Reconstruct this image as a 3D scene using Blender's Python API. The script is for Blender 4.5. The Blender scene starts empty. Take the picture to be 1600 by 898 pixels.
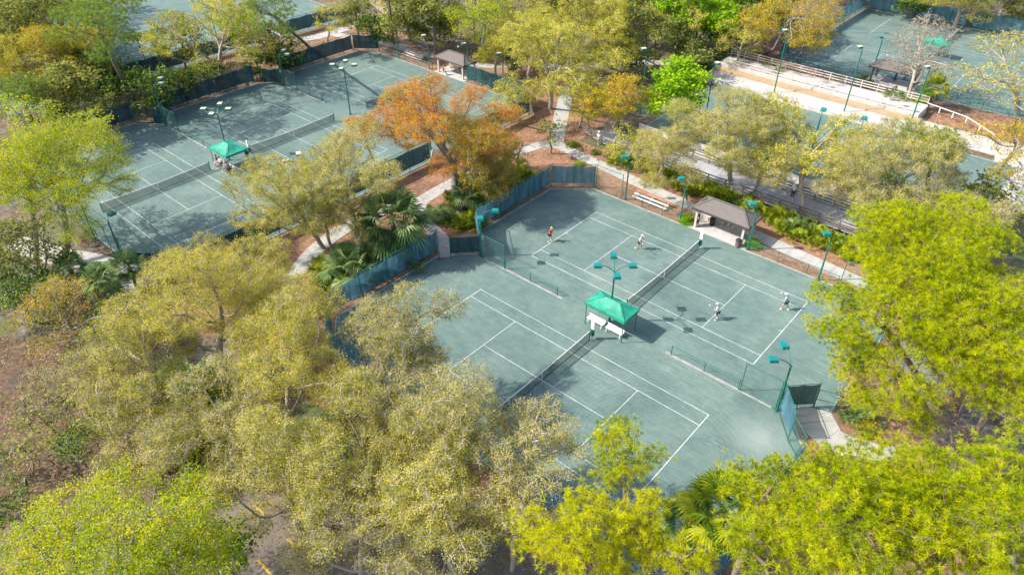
import bpy, bmesh, math, random
import numpy as np
from mathutils import Vector, Matrix
R = math.radians
scene = bpy.context.scene
COL = scene.collection

# ------------------------------------------------------------------ camera
CF, CP, CR, CY = 1111.92, .6505, .0018, -.7184
CAM = np.array([36.986, -26.879, 40.454])
_fw = np.array([math.sin(CY)*math.cos(CP), math.cos(CY)*math.cos(CP), -math.sin(CP)])
_r = np.array([math.cos(CY), -math.sin(CY), 0]); _u = np.cross(_r, _fw)
_r2 = math.cos(CR)*_r + math.sin(CR)*_u; _u2 = -math.sin(CR)*_r + math.cos(CR)*_u
def G(x, y, z=0.0):
    """survey: the point of the place at height z that was measured at (x, y) on the photograph"""
    d = _fw + (x-800)/CF*_r2 - (y-449)/CF*_u2
    t = (z-CAM[2])/d[2]
    return CAM + t*d
cam = bpy.data.objects.new('camera', bpy.data.cameras.new('camera')); COL.objects.link(cam)
cam.matrix_world = Matrix(((_r2[0], _u2[0], -_fw[0], CAM[0]), (_r2[1], _u2[1], -_fw[1], CAM[1]), (_r2[2], _u2[2], -_fw[2], CAM[2]), (0, 0, 0, 1)))
cam.data.sensor_width = 36; cam.data.lens = CF/1600*36
cam.data.clip_end = 3000; cam.data.clip_start = 0.5
scene.camera = cam
# ------------------------------------------------------------------ light
SEL, SAZ = 42, 44          # sun height, and compass direction (from +x) in which shadows fall
w = bpy.data.worlds.new('World'); scene.world = w; w.use_nodes = True
nt = w.node_tree; nt.nodes.clear()
sky = nt.nodes.new('ShaderNodeTexSky'); sky.sky_type = 'NISHITA'; sky.sun_disc = False
sky.sun_elevation = R(SEL); sky.sun_rotation = math.atan2(-math.cos(R(SAZ)), -math.sin(R(SAZ))) % (2*math.pi)
sky.dust_density = 2.0
bg = nt.nodes.new('ShaderNodeBackground'); bg.inputs[1].default_value = 0.15
ow = nt.nodes.new('ShaderNodeOutputWorld'); nt.links.new(sky.outputs[0], bg.inputs[0]); nt.links.new(bg.outputs[0], ow.inputs[0])
sl = bpy.data.lights.new('sun', 'SUN'); sl.energy = 3.5; sl.angle = R(0.6); sl.color = (1, .94, .85)
so = bpy.data.objects.new('sun', sl); COL.objects.link(so)
so.rotation_euler = Vector((math.cos(R(SAZ))*math.cos(R(SEL)), math.sin(R(SAZ))*math.cos(R(SEL)), -math.sin(R(SEL)))).to_track_quat('-Z', 'Y').to_euler()
so.location = (-20, -40, 60)
scene.view_settings.view_transform = 'Standard'; scene.view_settings.look = 'None'
scene.view_settings.exposure = 1.02; scene.view_settings.gamma = 1
scene.render.engine = 'CYCLES'
scene.cycles.max_bounces = 6; scene.cycles.transparent_max_bounces = 16
scene.cycles.diffuse_bounces = 4; scene.cycles.transmission_bounces = 4

# ------------------------------------------------------------------ materials
def newmat(name):
    m = bpy.data.materials.new(name); m.use_nodes = True
    t = m.node_tree; b = t.nodes['Principled BSDF']; return m, t, b
def ramp(t, stops):
    r = t.nodes.new('ShaderNodeValToRGB'); e = r.color_ramp.elements
    while len(e) < len(stops): e.new(0.5)
    for k, (p, c) in enumerate(stops): e[k].position = p; e[k].color = (*c, 1)
    return r
def noise(t, scale, detail=4, rough=.6, vec=None, dist=0):
    n = t.nodes.new('ShaderNodeTexNoise'); n.inputs['Scale'].default_value = scale
    n.inputs['Detail'].default_value = detail; n.inputs['Roughness'].default_value = rough; n.inputs['Distortion'].default_value = dist
    if vec is not None: t.links.new(vec, n.inputs['Vector'])
    return n
def coords(t, scale=(1, 1, 1), rot=(0, 0, 0)):
    g = t.nodes.new('ShaderNodeNewGeometry'); mp = t.nodes.new('ShaderNodeMapping')
    mp.inputs['Scale'].default_value = scale; mp.inputs['Rotation'].default_value = rot
    t.links.new(g.outputs['Position'], mp.inputs['Vector']); return mp.outputs[0]
def mixc(t, fac, a, b, mode='MIX'):
    m = t.nodes.new('ShaderNodeMix'); m.data_type = 'RGBA'; m.blend_type = mode
    for k, v in ((0, fac), (6, a), (7, b)):
        if isinstance(v, bpy.types.NodeSocket): t.links.new(v, m.inputs[k])
        elif isinstance(v, (int, float)): m.inputs[k].default_value = v
        else: m.inputs[k].default_value = (*v, 1)
    return m.outputs[2]
def bump(t, b, h, strength=.4, dist=.05):
    n = t.nodes.new('ShaderNodeBump'); n.inputs['Strength'].default_value = strength; n.inputs['Distance'].default_value = dist
    t.links.new(h, n.inputs['Height']); t.links.new(n.outputs[0], b.inputs['Normal'])
def simple(name, col, rough=.6, metal=0, var=.12, scale=3.0):
    m, t, b = newmat(name)
    n = noise(t, scale, 4, .65, coords(t))
    c2 = tuple(c*(1-var*1.6) for c in col); c1 = tuple(min(1, c*(1+var)) for c in col)
    r = ramp(t, [(.3, c2), (.7, c1)]); t.links.new(n.outputs[0], r.inputs[0])
    t.links.new(r.outputs[0], b.inputs['Base Color'])
    b.inputs['Roughness'].default_value = rough; b.inputs['Metallic'].default_value = metal
    return m
def sheer(name, col, opacity, trans=.3):
    """woven or knitted cloth and wire mesh: partly open, partly translucent"""
    m, t, b = newmat(name); t.nodes.remove(b); out = t.nodes['Material Output']
    n = noise(t, 1.2, 4, .6, coords(t, (1.5, 1.5, .25))); r = ramp(t, [(.3, tuple(c*.6 for c in col)), (.7, tuple(c*1.4 for c in col))]); t.links.new(n.outputs[0], r.inputs[0])
    d = t.nodes.new('ShaderNodeBsdfDiffuse'); tl = t.nodes.new('ShaderNodeBsdfTranslucent'); tr = t.nodes.new('ShaderNodeBsdfTransparent')
    t.links.new(r.outputs[0], d.inputs[0]); t.links.new(r.outputs[0], tl.inputs[0])
    m1 = t.nodes.new('ShaderNodeMixShader'); m1.inputs[0].default_value = trans; t.links.new(d.outputs[0], m1.inputs[1]); t.links.new(tl.outputs[0], m1.inputs[2])
    m2 = t.nodes.new('ShaderNodeMixShader'); m2.inputs[0].default_value = opacity; t.links.new(tr.outputs[0], m2.inputs[1]); t.links.new(m1.outputs[0], m2.inputs[2])
    t.links.new(m2.outputs[0], out.inputs[0]); return m
def leafmat(name, stops, trans=.35, nscale=.35, gloss=.0):
    m, t, b = newmat(name); out = t.nodes['Material Output']; t.nodes.remove(b)
    a = t.nodes.new('ShaderNodeAttribute'); a.attribute_name = 'tint'
    n = noise(t, nscale, 3, .6, coords(t))
    ma = t.nodes.new('ShaderNodeMath'); ma.operation = 'MULTIPLY_ADD'; t.links.new(n.outputs[0], ma.inputs[0]); ma.inputs[1].default_value = .9; ma.inputs[2].default_value = -.45
    ad = t.nodes.new('ShaderNodeMath'); ad.operation = 'ADD'; t.links.new(a.outputs['Fac'], ad.inputs[0]); t.links.new(ma.outputs[0], ad.inputs[1])
    r = ramp(t, stops); t.links.new(ad.outputs[0], r.inputs[0])
    d = t.nodes.new('ShaderNodeBsdfDiffuse'); tl = t.nodes.new('ShaderNodeBsdfTranslucent')
    t.links.new(r.outputs[0], d.inputs[0]); t.links.new(r.outputs[0], tl.inputs[0])
    m1 = t.nodes.new('ShaderNodeMixShader'); m1.inputs[0].default_value = trans; t.links.new(d.outputs[0], m1.inputs[1]); t.links.new(tl.outputs[0], m1.inputs[2])
    t.links.new(m1.outputs[0], out.inputs[0]); return m

def m_ground():
    m, t, b = newmat('forest_floor'); v = coords(t)
    n1 = noise(t, .09, 6, .6, v, .6); n2 = noise(t, 1.3, 8, .75, v, .4); n3 = noise(t, .22, 5, .65, v, 1.0)
    c = ramp(t, [(.25, (.045, .034, .026)), (.45, (.11, .078, .052)), (.6, (.18, .125, .085)), (.8, (.27, .215, .16))]); t.links.new(n2.outputs[0], c.inputs[0])
    g = ramp(t, [(.3, (.04, .06, .02)), (.7, (.15, .17, .06))]); t.links.new(n2.outputs[0], g.inputs[0])
    k = ramp(t, [(.5, (0, 0, 0)), (.62, (1, 1, 1))]); t.links.new(n1.outputs[0], k.inputs[0])
    k2 = ramp(t, [(.55, (0, 0, 0)), (.66, (1, 1, 1))]); t.links.new(n3.outputs[0], k2.inputs[0])
    x = mixc(t, k.outputs[0], c.outputs[0], g.outputs[0])
    gr = ramp(t, [(.3, (.08, .075, .07)), (.7, (.24, .22, .20))]); t.links.new(n2.outputs[0], gr.inputs[0])
    x = mixc(t, k2.outputs[0], x, gr.outputs[0])
    t.links.new(x, b.inputs['Base Color']); b.inputs['Roughness'].default_value = .95; bump(t, b, n2.outputs[0], .7, .12); return m
def m_mulch(name, a, b_, c_, patch=(.13, .075, .05)):
    m, t, b = newmat(name); v = coords(t)
    n2 = noise(t, 2.2, 9, .78, v, .5); n1 = noise(t, .3, 5, .6, v, .5); n0 = noise(t, .8, 6, .7, v, 1.2)
    c = ramp(t, [(.28, a), (.5, b_), (.72, c_)]); t.links.new(n2.outputs[0], c.inputs[0])
    k = ramp(t, [(.5, (0, 0, 0)), (.66, (.75, .75, .75))]); t.links.new(n1.outputs[0], k.inputs[0])
    x = mixc(t, k.outputs[0], c.outputs[0], patch)
    k0 = ramp(t, [(.62, (0, 0, 0)), (.7, (.6, .6, .6))]); t.links.new(n0.outputs[0], k0.inputs[0])
    x = mixc(t, k0.outputs[0], x, (.40, .31, .24))
    t.links.new(x, b.inputs['Base Color']); b.inputs['Roughness'].default_value = .95; bump(t, b, n2.outputs[0], .8, .08); return m
def m_clay(name, tone=1.0):
    m, t, b = newmat(name); v = coords(t)
    n1 = noise(t, .16, 5, .6, v, .8); n2 = noise(t, 1.1, 7, .7, v, .3); n3 = noise(t, 1.0, 6, .7, coords(t, (.35, 5.0, 1)), .2)
    n4 = noise(t, 14, 3, .7, v)
    c = ramp(t, [(.25, (.088*tone, .142*tone, .130*tone)), (.5, (.125*tone, .190*tone, .168*tone)), (.75, (.178*tone, .242*tone, .208*tone))]); t.links.new(n1.outputs[0], c.inputs[0])
    d = ramp(t, [(.3, (.82, .84, .85)), (.7, (1.16, 1.15, 1.13))]); t.links.new(n2.outputs[0], d.inputs[0])
    x = mixc(t, 1.0, c.outputs[0], d.outputs[0], 'MULTIPLY')
    e = ramp(t, [(.35, (.80, .82, .84)), (.7, (1.2, 1.18, 1.15))]); t.links.new(n3.outputs[0], e.inputs[0])
    x = mixc(t, .85, x, e.outputs[0], 'MULTIPLY')
    # the drag broom's rounds: fine arcs swept about each court end
    vo = t.nodes.new('ShaderNodeVectorMath'); vo.operation = 'SUBTRACT'
    g = t.nodes.new('ShaderNodeNewGeometry')
    wv = t.nodes.new('ShaderNodeTexWave'); wv.wave_type = 'RINGS'; wv.rings_direction = 'Z'; wv.inputs['Scale'].default_value = .8
    wv.inputs['Distortion'].default_value = 9; wv.inputs['Detail'].default_value = 3; wv.inputs['Detail Scale'].default_value = .35
    vo.inputs[1].default_value = (22.5, 5.5, 0); t.links.new(g.outputs['Position'], vo.inputs[0]); t.links.new(vo.outputs[0], wv.inputs['Vector'])
    wr = ramp(t, [(.1, (.93, .94, .945)), (.9, (1.07, 1.06, 1.055))]); t.links.new(wv.outputs[1], wr.inputs[0])
    le = t.nodes.new('ShaderNodeVectorMath'); le.operation = 'LENGTH'; t.links.new(vo.outputs[0], le.inputs[0]); ml = t.nodes.new('ShaderNodeMath'); ml.operation = 'MULTIPLY'; ml.inputs[1].default_value = .07; t.links.new(le.outputs['Value'], ml.inputs[0])
    mk = ramp(t, [(.18, (0, 0, 0)), (.36, (.75, .75, .75)), (.6, (.6, .6, .6)), (.85, (0, 0, 0))]); t.links.new(ml.outputs[0], mk.inputs[0])
    x = mixc(t, mk.outputs[0], x, mixc(t, 1.0, x, wr.outputs[0], 'MULTIPLY'))
    s = ramp(t, [(.35, (.93, .93, .93)), (.65, (1.07, 1.07, 1.07))]); t.links.new(n4.outputs[0], s.inputs[0]); x = mixc(t, 1.0, x, s.outputs[0], 'MULTIPLY')
    # pale dried patches near the broom parking corners
    n5 = noise(t, .35, 5, .7, v, 1.5); k = ramp(t, [(.62, (0, 0, 0)), (.74, (.5, .5, .5))]); t.links.new(n5.outputs[0], k.inputs[0])
    x = mixc(t, k.outputs[0], x, (.21*tone, .265*tone, .245*tone))
    vd = t.nodes.new('ShaderNodeVectorMath'); vd.operation = 'DISTANCE'; vd.inputs[1].default_value = (27.8, 11.4, 0); t.links.new(g.outputs['Position'], vd.inputs[0])
    k = ramp(t, [(.0, (.6, .6, .6)), (.3, (.35, .35, .35)), (.8, (0, 0, 0))]); mu = t.nodes.new('ShaderNodeMath'); mu.operation = 'MULTIPLY_ADD'; mu.inputs[1].default_value = .28
    nn = t.nodes.new('ShaderNodeMath'); nn.operation = 'MULTIPLY_ADD'; nn.inputs[1].default_value = 1.2; nn.inputs[2].default_value = -.6; t.links.new(n2.outputs[0], nn.inputs[0])
    t.links.new(vd.outputs['Value'], mu.inputs[0]); t.links.new(nn.outputs[0], mu.inputs[2]); t.links.new(mu.outputs[0], k.inputs[0])
    x = mixc(t, k.outputs[0], x, (.32, .36, .34))
    t.links.new(x, b.inputs['Base Color']); b.inputs['Roughness'].default_value = .92; bump(t, b, n2.outputs[0], .15, .03); return m
def m_concrete(name, col, joints=1.5):
    m, t, b = newmat(name); v = coords(t); n1 = noise(t, .7, 6, .7, v, .5); n2 = noise(t, 9, 4, .7, v)
    r = ramp(t, [(.3, tuple(c*.72 for c in col)), (.55, col), (.75, tuple(c*1.1 for c in col))]); t.links.new(n1.outputs[0], r.inputs[0])
    s = ramp(t, [(.3, (.9, .9, .9)), (.7, (1.08, 1.08, 1.08))]); t.links.new(n2.outputs[0], s.inputs[0]); x = mixc(t, 1, r.outputs[0], s.outputs[0], 'MULTIPLY')
    if joints:
        uv = t.nodes.new('ShaderNodeUVMap'); sp = t.nodes.new('ShaderNodeSeparateXYZ'); t.links.new(uv.outputs[0], sp.inputs[0])
        mo = t.nodes.new('ShaderNodeMath'); mo.operation = 'MODULO'; t.links.new(sp.outputs[0], mo.inputs[0]); mo.inputs[1].default_value = joints
        le = t.nodes.new('ShaderNodeMath'); le.operation = 'LESS_THAN'; t.links.new(mo.outputs[0], le.inputs[0]); le.inputs[1].default_value = .045
        x = mixc(t, le.outputs[0], x, tuple(c*.4 for c in col))
    t.links.new(x, b.inputs['Base Color']); b.inputs['Roughness'].default_value = .9; bump(t, b, n2.outputs[0], .2, .01); return m
def m_shingle():
    m, t, b = newmat('roof_shingle'); v = coords(t, (1.0, 1.6, 1.6)); br = t.nodes.new('ShaderNodeTexBrick')
    t.links.new(coords(t, (3, 3, 3)), br.inputs['Vector']); br.inputs['Color1'].default_value = (.145, .125, .115, 1); br.inputs['Color2'].default_value = (.21, .185, .17, 1); br.inputs['Mortar'].default_value = (.10, .09, .085, 1)
    br.inputs['Mortar Size'].default_value = .03; n = noise(t, 6, 5, .7, v); s = ramp(t, [(.3, (.75, .75, .75)), (.7, (1.2, 1.18, 1.15))]); t.links.new(n.outputs[0], s.inputs[0])
    x = mixc(t, 1, br.outputs[0], s.outputs[0], 'MULTIPLY'); t.links.new(x, b.inputs['Base Color']); b.inputs['Roughness'].default_value = .9; bump(t, b, n.outputs[0], .5, .03); return m
def m_bark(name, a, c):
    m, t, b = newmat(name); v = coords(t, (5, 5, 1.5)); n = noise(t, 1.6, 6, .75, v, .6)
    r = ramp(t, [(.3, a), (.7, c)]); t.links.new(n.outputs[0], r.inputs[0]); t.links.new(r.outputs[0], b.inputs['Base Color']); b.inputs['Roughness'].default_value = .95; bump(t, b, n.outputs[0], .6, .05); return m
def m_deck():
    m, t, b = newmat('deck_boards'); g = t.nodes.new('ShaderNodeNewGeometry'); sp = t.nodes.new('ShaderNodeSeparateXYZ'); t.links.new(g.outputs['Position'], sp.inputs[0])
    mo = t.nodes.new('ShaderNodeMath'); mo.operation = 'PINGPONG'; t.links.new(sp.outputs[0], mo.inputs[0]); mo.inputs[1].default_value = .15
    n = noise(t, 1.0, 6, .7, coords(t, (3, .5, 1))); r = ramp(t, [(.3, (.30, .31, .34)), (.7, (.46, .47, .50))]); t.links.new(n.outputs[0], r.inputs[0])
    le = t.nodes.new('ShaderNodeMath'); le.operation = 'LESS_THAN'; t.links.new(mo.outputs[0], le.inputs[0]); le.inputs[1].default_value = .012
    x = mixc(t, le.outputs[0], r.outputs[0], (.08, .075, .07)); t.links.new(x, b.inputs['Base Color']); b.inputs['Roughness'].default_value = .85; return m
M = dict(
    ground=m_ground(), mulch=m_mulch('pine_straw', (.11, .06, .035), (.29, .155, .09), (.46, .28, .175)),
    dirt=m_mulch('woodland_dirt', (.03, .022, .016), (.135, .078, .045), (.36, .20, .11), (.06, .058, .05)),
    clay=m_clay('green_clay'), clay2=m_clay('green_clay_far', .95), line=simple('line_tape', (.58, .59, .57), .6, 0, .25, 1.7),
    conc=m_concrete('walk_concrete', (.42, .41, .385)), curb=simple('curb_concrete', (.36, .35, .33), .9, 0, .2, 2), asph=m_concrete('parking_asphalt', (.18, .15, .125), 0),
    sand=m_concrete('pale_terrace', (.50, .475, .45), 0), tan=simple('tan_terrace', (.40, .29, .18), .9, 0, .1, 1), yellow=simple('stripe_yellow', (.62, .40, .04), .7),
    shingle=m_shingle(), deck=m_deck(), wood=simple('grey_timber', (.16, .13, .11), .85, 0, .3, 4), woodw=simple('pale_rail_timber', (.56, .50, .45), .8, 0, .15, 4), fascia=simple('dark_fascia', (.06, .05, .045), .7),
    green=simple('green_paint', (.014, .15, .11), .45, 0, .2, 3), teal=simple('teal_lamp_paint', (.008, .20, .19), .4, 0, .1, 3), cream=simple('cream_lamp_top', (.62, .56, .42), .5, 0, .1),
    canopy=simple('canopy_vinyl', (.02, .30, .19), .6, 0, .22, 1.4), white=simple('white_paint', (.72, .70, .68), .5, 0, .08), gal=simple('galvanised', (.38, .40, .40), .45, .5, .1),
    blue=sheer('blue_windscreen', (.095, .225, .30), .93, .35), navy=sheer('navy_windscreen', (.026, .055, .07), .97, .2), pale=sheer('pale_windscreen', (.16, .29, .34), .93, .4), black=sheer('black_windscreen', (.02, .035, .04), .9, .2),
    wire=sheer('chain_wire', (.10, .22, .20), .16, 0), net=sheer('net_mesh', (.025, .035, .035), .5, 0), lens=simple('lamp_glass', (.5, .5, .48), .2),
    globe=simple('globe_glass', (.8, .8, .78), .25), red=simple('red_paint', (.5, .03, .04), .5), rubber=simple('black_rubber', (.02, .02, .022), .7),
    bark=m_bark('oak_bark', (.13, .115, .10), (.38, .35, .31)), twig=m_bark('pale_twig', (.24, .20, .155), (.52, .46, .37)), pbark=m_bark('pine_bark', (.11, .075, .06), (.28, .21, .175)), palmbark=m_bark('palm_bark', (.09, .07, .05), (.25, .20, .15)),
    orange=simple('bench_orange', (.50, .26, .16), .7), brown=simple('brown_shed', (.17, .12, .09), .8))
L = dict(
    oak=leafmat('oak_leaf', [(.0, (.15, .18, .02)), (.4, (.42, .42, .05)), (.75, (.64, .56, .08)), (1, (.72, .62, .16))], .4),
    oakg=leafmat('oak_leaf_golden', [(.0, (.22, .24, .03)), (.4, (.50, .46, .06)), (.8, (.64, .55, .07)), (1, (.70, .56, .10))], .45),
    lime=leafmat('lime_leaf', [(.0, (.13, .22, .008)), (.4, (.36, .46, .012)), (.8, (.58, .58, .02)), (1, (.66, .54, .03))], .45),
    green=leafmat('green_leaf', [(.0, (.08, .18, .01)), (.5, (.28, .50, .015)), (1, (.48, .62, .03))], .45),
    dark=leafmat('dark_leaf', [(.0, (.035, .07, .02)), (.5, (.11, .19, .035)), (1, (.26, .34, .06))], .35),
    mid=leafmat('mid_leaf', [(.0, (.08, .11, .025)), (.5, (.24, .27, .06)), (1, (.46, .42, .10))], .4),
    rust=leafmat('rust_leaf', [(.0, (.26, .28, .03)), (.28, (.54, .42, .04)), (.48, (.64, .29, .035)), (1, (.70, .33, .08))], .45),
    gold=leafmat('gold_leaf', [(.0, (.18, .22, .02)), (.4, (.46, .40, .03)), (.75, (.64, .44, .03)), (1, (.66, .38, .05))], .45),
    pine=leafmat('pine_needle', [(.0, (.13, .22, .008)), (.4, (.42, .50, .008)), (.8, (.66, .66, .010)), (1, (.74, .66, .02))], .5),
    piney=leafmat('pine_needle_yellow', [(.0, (.26, .32, .006)), (.45, (.60, .60, .008)), (1, (.78, .72, .02))], .5),
    pineb=leafmat('pine_needle_fresh', [(.0, (.14, .26, .01)), (.5, (.36, .52, .02)), (1, (.56, .66, .03))], .5),
    pineg=leafmat('pine_needle_green', [(.0, (.10, .18, .02)), (.5, (.24, .37, .05)), (1, (.42, .52, .08))], .45),
    grey=leafmat('bare_twig_leaf', [(.0, (.20, .17, .13)), (.5, (.35, .31, .22)), (1, (.48, .44, .30))], .35),
    moss=leafmat('spanish_moss', [(.0, (.14, .13, .11)), (1, (.32, .31, .27))], .3),
    palm=leafmat('palm_leaf', [(.0, (.06, .12, .04)), (.5, (.19, .30, .10)), (1, (.42, .52, .2))], .35),
    palmy=leafmat('palmetto_leaf', [(.0, (.07, .14, .014)), (.5, (.26, .36, .025)), (1, (.54, .54, .04))], .4),
    litter=leafmat('litter_leaf', [(.0, (.05, .035, .025)), (.45, (.22, .13, .07)), (.8, (.46, .30, .17)), (1, (.55, .46, .34))], .1),
    dead=leafmat('dead_frond', [(.0, (.16, .12, .08)), (1, (.34, .27, .18))], .3))

# ------------------------------------------------------------------ helpers
def tag(o, label=None, cat=None, group=None, kind=None):
    if label: o['label'] = label
    if cat: o['category'] = cat
    if group: o['group'] = group
    if kind: o['kind'] = kind
    return o
def thing(name, label, cat, loc=(0, 0, 0), rz=0, group=None):
    o = bpy.data.objects.new(name, None); COL.objects.link(o); o.empty_display_size = .3
    o.location = loc; o.rotation_euler = (0, 0, rz); return tag(o, label, cat, group)
class MB:
    """collects boxes, bars, tubes and polygons for ONE mesh object"""
    def __init__(s): s.v = []; s.f = []; s.uv = None
    def box(s, x0, x1, y0, y1, z0, z1):
        k = len(s.v); s.v += [(x, y, z) for z in (z0, z1) for x, y in ((x0, y0), (x1, y0), (x1, y1), (x0, y1))]
        s.f += [tuple(k+i for i in q) for q in ((3, 2, 1, 0), (4, 5, 6, 7), (0, 1, 5, 4), (1, 2, 6, 5), (2, 3, 7, 6), (3, 0, 4, 7))]; return s
    def bar(s, a, b, w, h=None, up=(0, 0, 1)):
        a = Vector(a); b = Vector(b); d = (b-a).normalized(); u = Vector(up)
        if abs(d.dot(u)) > .98: u = Vector((1, 0, 0))
        x = d.cross(u).normalized(); y = x.cross(d).normalized(); h = h or w
        k = len(s.v)
        for p in (a, b):
            for i, j in ((-1, -1), (1, -1), (1, 1), (-1, 1)): s.v.append(tuple(p + x*i*w/2 + y*j*h/2))
        s.f += [tuple(k+i for i in q) for q in ((0, 1, 2, 3), (7, 6, 5, 4), (0, 4, 5, 1), (1, 5, 6, 2), (2, 6, 7, 3), (3, 7, 4, 0))]; return s
    def tube(s, pts, r, n=8):
        pts = [Vector(p) for p in pts]; rs = r if isinstance(r, (list, tuple)) else [r]*len(pts); k0 = len(s.v); x = None
        for i, p in enumerate(pts):
            d = (pts[min(i+1, len(pts)-1)]-pts[max(i-1, 0)]).normalized()
            if x is None: x = d.orthogonal().normalized()
            else: x = (x - d*x.dot(d)).normalized()
            y = d.cross(x)
            for j in range(n):
                a = 2*math.pi*j/n; s.v.append(tuple(p + (x*math.cos(a)+y*math.sin(a))*rs[i]))
        for i in range(len(pts)-1):
            for j in range(n):
                a = k0+i*n+j; b = k0+i*n+(j+1) % n; s.f.append((a, b, b+n, a+n))
        s.f.append(tuple(k0+j for j in reversed(range(n)))); s.f.append(tuple(k0+(len(pts)-1)*n+j for j in range(n))); return s
    def poly(s, pts, z0, z1=None):
        k = len(s.v); n = len(pts)
        s.v += [(p[0], p[1], z0) for p in pts]
        if z1 is None: s.f.append(tuple(range(k, k+n))); return s
        s.v += [(p[0], p[1], z1) for p in pts]; s.f.append(tuple(range(k+n, k+2*n))); s.f.append(tuple(reversed(range(k, k+n))))
        for j in range(n): s.f.append((k+j, k+(j+1) % n, k+n+(j+1) % n, k+n+j))
        return s
    def quad(s, *p): k = len(s.v); s.v += [tuple(q) for q in p]; s.f.append(tuple(range(k, k+len(p)))); return s
    def ball(s, c, r, n=12, m=8, sq=(1, 1, 1)):
        k = len(s.v)
        for i in range(m+1):
            t = math.pi*i/m
            for j in range(n): a = 2*math.pi*j/n; s.v.append((c[0]+r*sq[0]*math.sin(t)*math.cos(a), c[1]+r*sq[1]*math.sin(t)*math.sin(a), c[2]+r*sq[2]*math.cos(t)))
        for i in range(m):
            for j in range(n): a = k+i*n+j; b = k+i*n+(j+1) % n; s.f.append((a, a+n, b+n, b))
        return s
    def lathe(s, c, prof, n=16):
        k = len(s.v)
        for r, z in prof:
            for j in range(n): a = 2*math.pi*j/n; s.v.append((c[0]+r*math.cos(a), c[1]+r*math.sin(a), c[2]+z))
        for i in range(len(prof)-1):
            for j in range(n): a = k+i*n+j; b = k+i*n+(j+1) % n; s.f.append((a, b, b+n, a+n))
        return s
    def build(s, name, m, parent=None, smooth=False):
        me = bpy.data.meshes.new(name); me.from_pydata(s.v, [], s.f); me.validate(); me.update()
        me.materials.append(M[m] if isinstance(m, str) else m)
        if smooth: me.polygons.foreach_set('use_smooth', [True]*len(me.polygons))
        o = bpy.data.objects.new(name, me); COL.objects.link(o)
        if parent: o.parent = parent
        return o
def copy_tree(o, parent=None):
    c = o.copy(); COL.objects.link(c); c.parent = parent
    for ch in list(o.children): copy_tree(ch, c)
    return c
def npmesh(name, V, F, mat, parent=None, tint=None, smooth=False):
    """V (n,3), F (m,k) arrays; tint per vertex"""
    me = bpy.data.meshes.new(name); k = F.shape[1]
    me.vertices.add(len(V)); me.vertices.foreach_set('co', V.astype(np.float32).ravel())
    me.loops.add(F.size); me.loops.foreach_set('vertex_index', F.astype(np.int32).ravel())
    me.polygons.add(len(F)); me.polygons.foreach_set('loop_start', np.arange(0, F.size, k, dtype=np.int32))
    me.polygons.foreach_set('loop_total', np.full(len(F), k, np.int32))
    if smooth: me.polygons.foreach_set('use_smooth', np.ones(len(F), bool))
    if tint is not None:
        a = me.attributes.new('tint', 'FLOAT', 'POINT'); a.data.foreach_set('value', tint.astype(np.float32))
    me.materials.append(mat); me.update(calc_edges=True)
    o = bpy.data.objects.new(name, me); COL.objects.link(o)
    if parent: o.parent = parent
    return o

# ------------------------------------------------------------------ ground
mb = MB()
mb.quad((-900, -700, 0), (900, -700, 0), (900, 1100, 0), (-900, 1100, 0)); tag(mb.build('ground', 'ground'), kind='structure')
def sheet(name, pts, z, m):
    o = MB().poly(pts, z).build(name, m); return tag(o, kind='structure')
gp = lambda *q: [tuple(G(*p)[:2]) for p in q]
sheet('mulch_bed', [(-21.9, -11), (-14, -10), (-9, -6), (0, -8), (8, -8), (31, -6), (36, -6), (42, 6), (42, 30), (34, 42.2), (-12, 42.2), (-14, 60), (-34, 62), (-61, 50), (-61, 47), (-21.9, 47)], .004, 'mulch')
sheet('mulch_bed', gp((180, 90), (330, 30), (600, 20), (640, 60), (560, 80), (420, 110), (270, 150), (190, 180)), .006, 'mulch')
sheet('mulch_bed', gp((1130, 100), (1210, 40), (1290, 120), (1360, 150), (1600, 185), (1600, 260), (1480, 215), (1330, 150)), .005, 'mulch')
sheet('woodland_clearing', gp((-60, 520), (130, 540), (250, 580), (330, 600), (330, 700), (240, 760), (60, 780), (-80, 900)), .007, 'dirt')
sheet('parking_lot', gp((150, 960), (300, 830), (380, 765), (520, 790), (760, 830), (1000, 960), (700, 1100), (200, 1100)), .008, 'asph')
sheet('parking_lot', gp((1490, 640), (1540, 600), (1700, 600), (1750, 760), (1560, 740)), .012, 'asph')
mb = MB()
for a, b in (((348, 814), (369, 836)), ((295, 833), (303, 846)), ((398, 789), (412, 803)), ((450, 842), (466, 860)), ((403, 874), (424, 898)), ((254, 884), (266, 898)), ((636, 877), (654, 894)), ((506, 825), (520, 838)), ((575, 895), (590, 910)), ((505, 905), (525, 925))):
    p = Vector(G(*a)); q = Vector(G(*b)); c = (p+q)/2; ln = max((q-p).length, 1.2)/2; d = (q-p).normalized(); n = Vector((-d.y, d.x, 0))*.075
    mb.quad(c-d*ln-n+Vector((0, 0, .013)), c+d*ln-n+Vector((0, 0, .013)), c+d*ln+n+Vector((0, 0, .013)), c-d*ln+n+Vector((0, 0, .013)))
tag(mb.build('parking_lines', 'yellow'), kind='structure')

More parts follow.
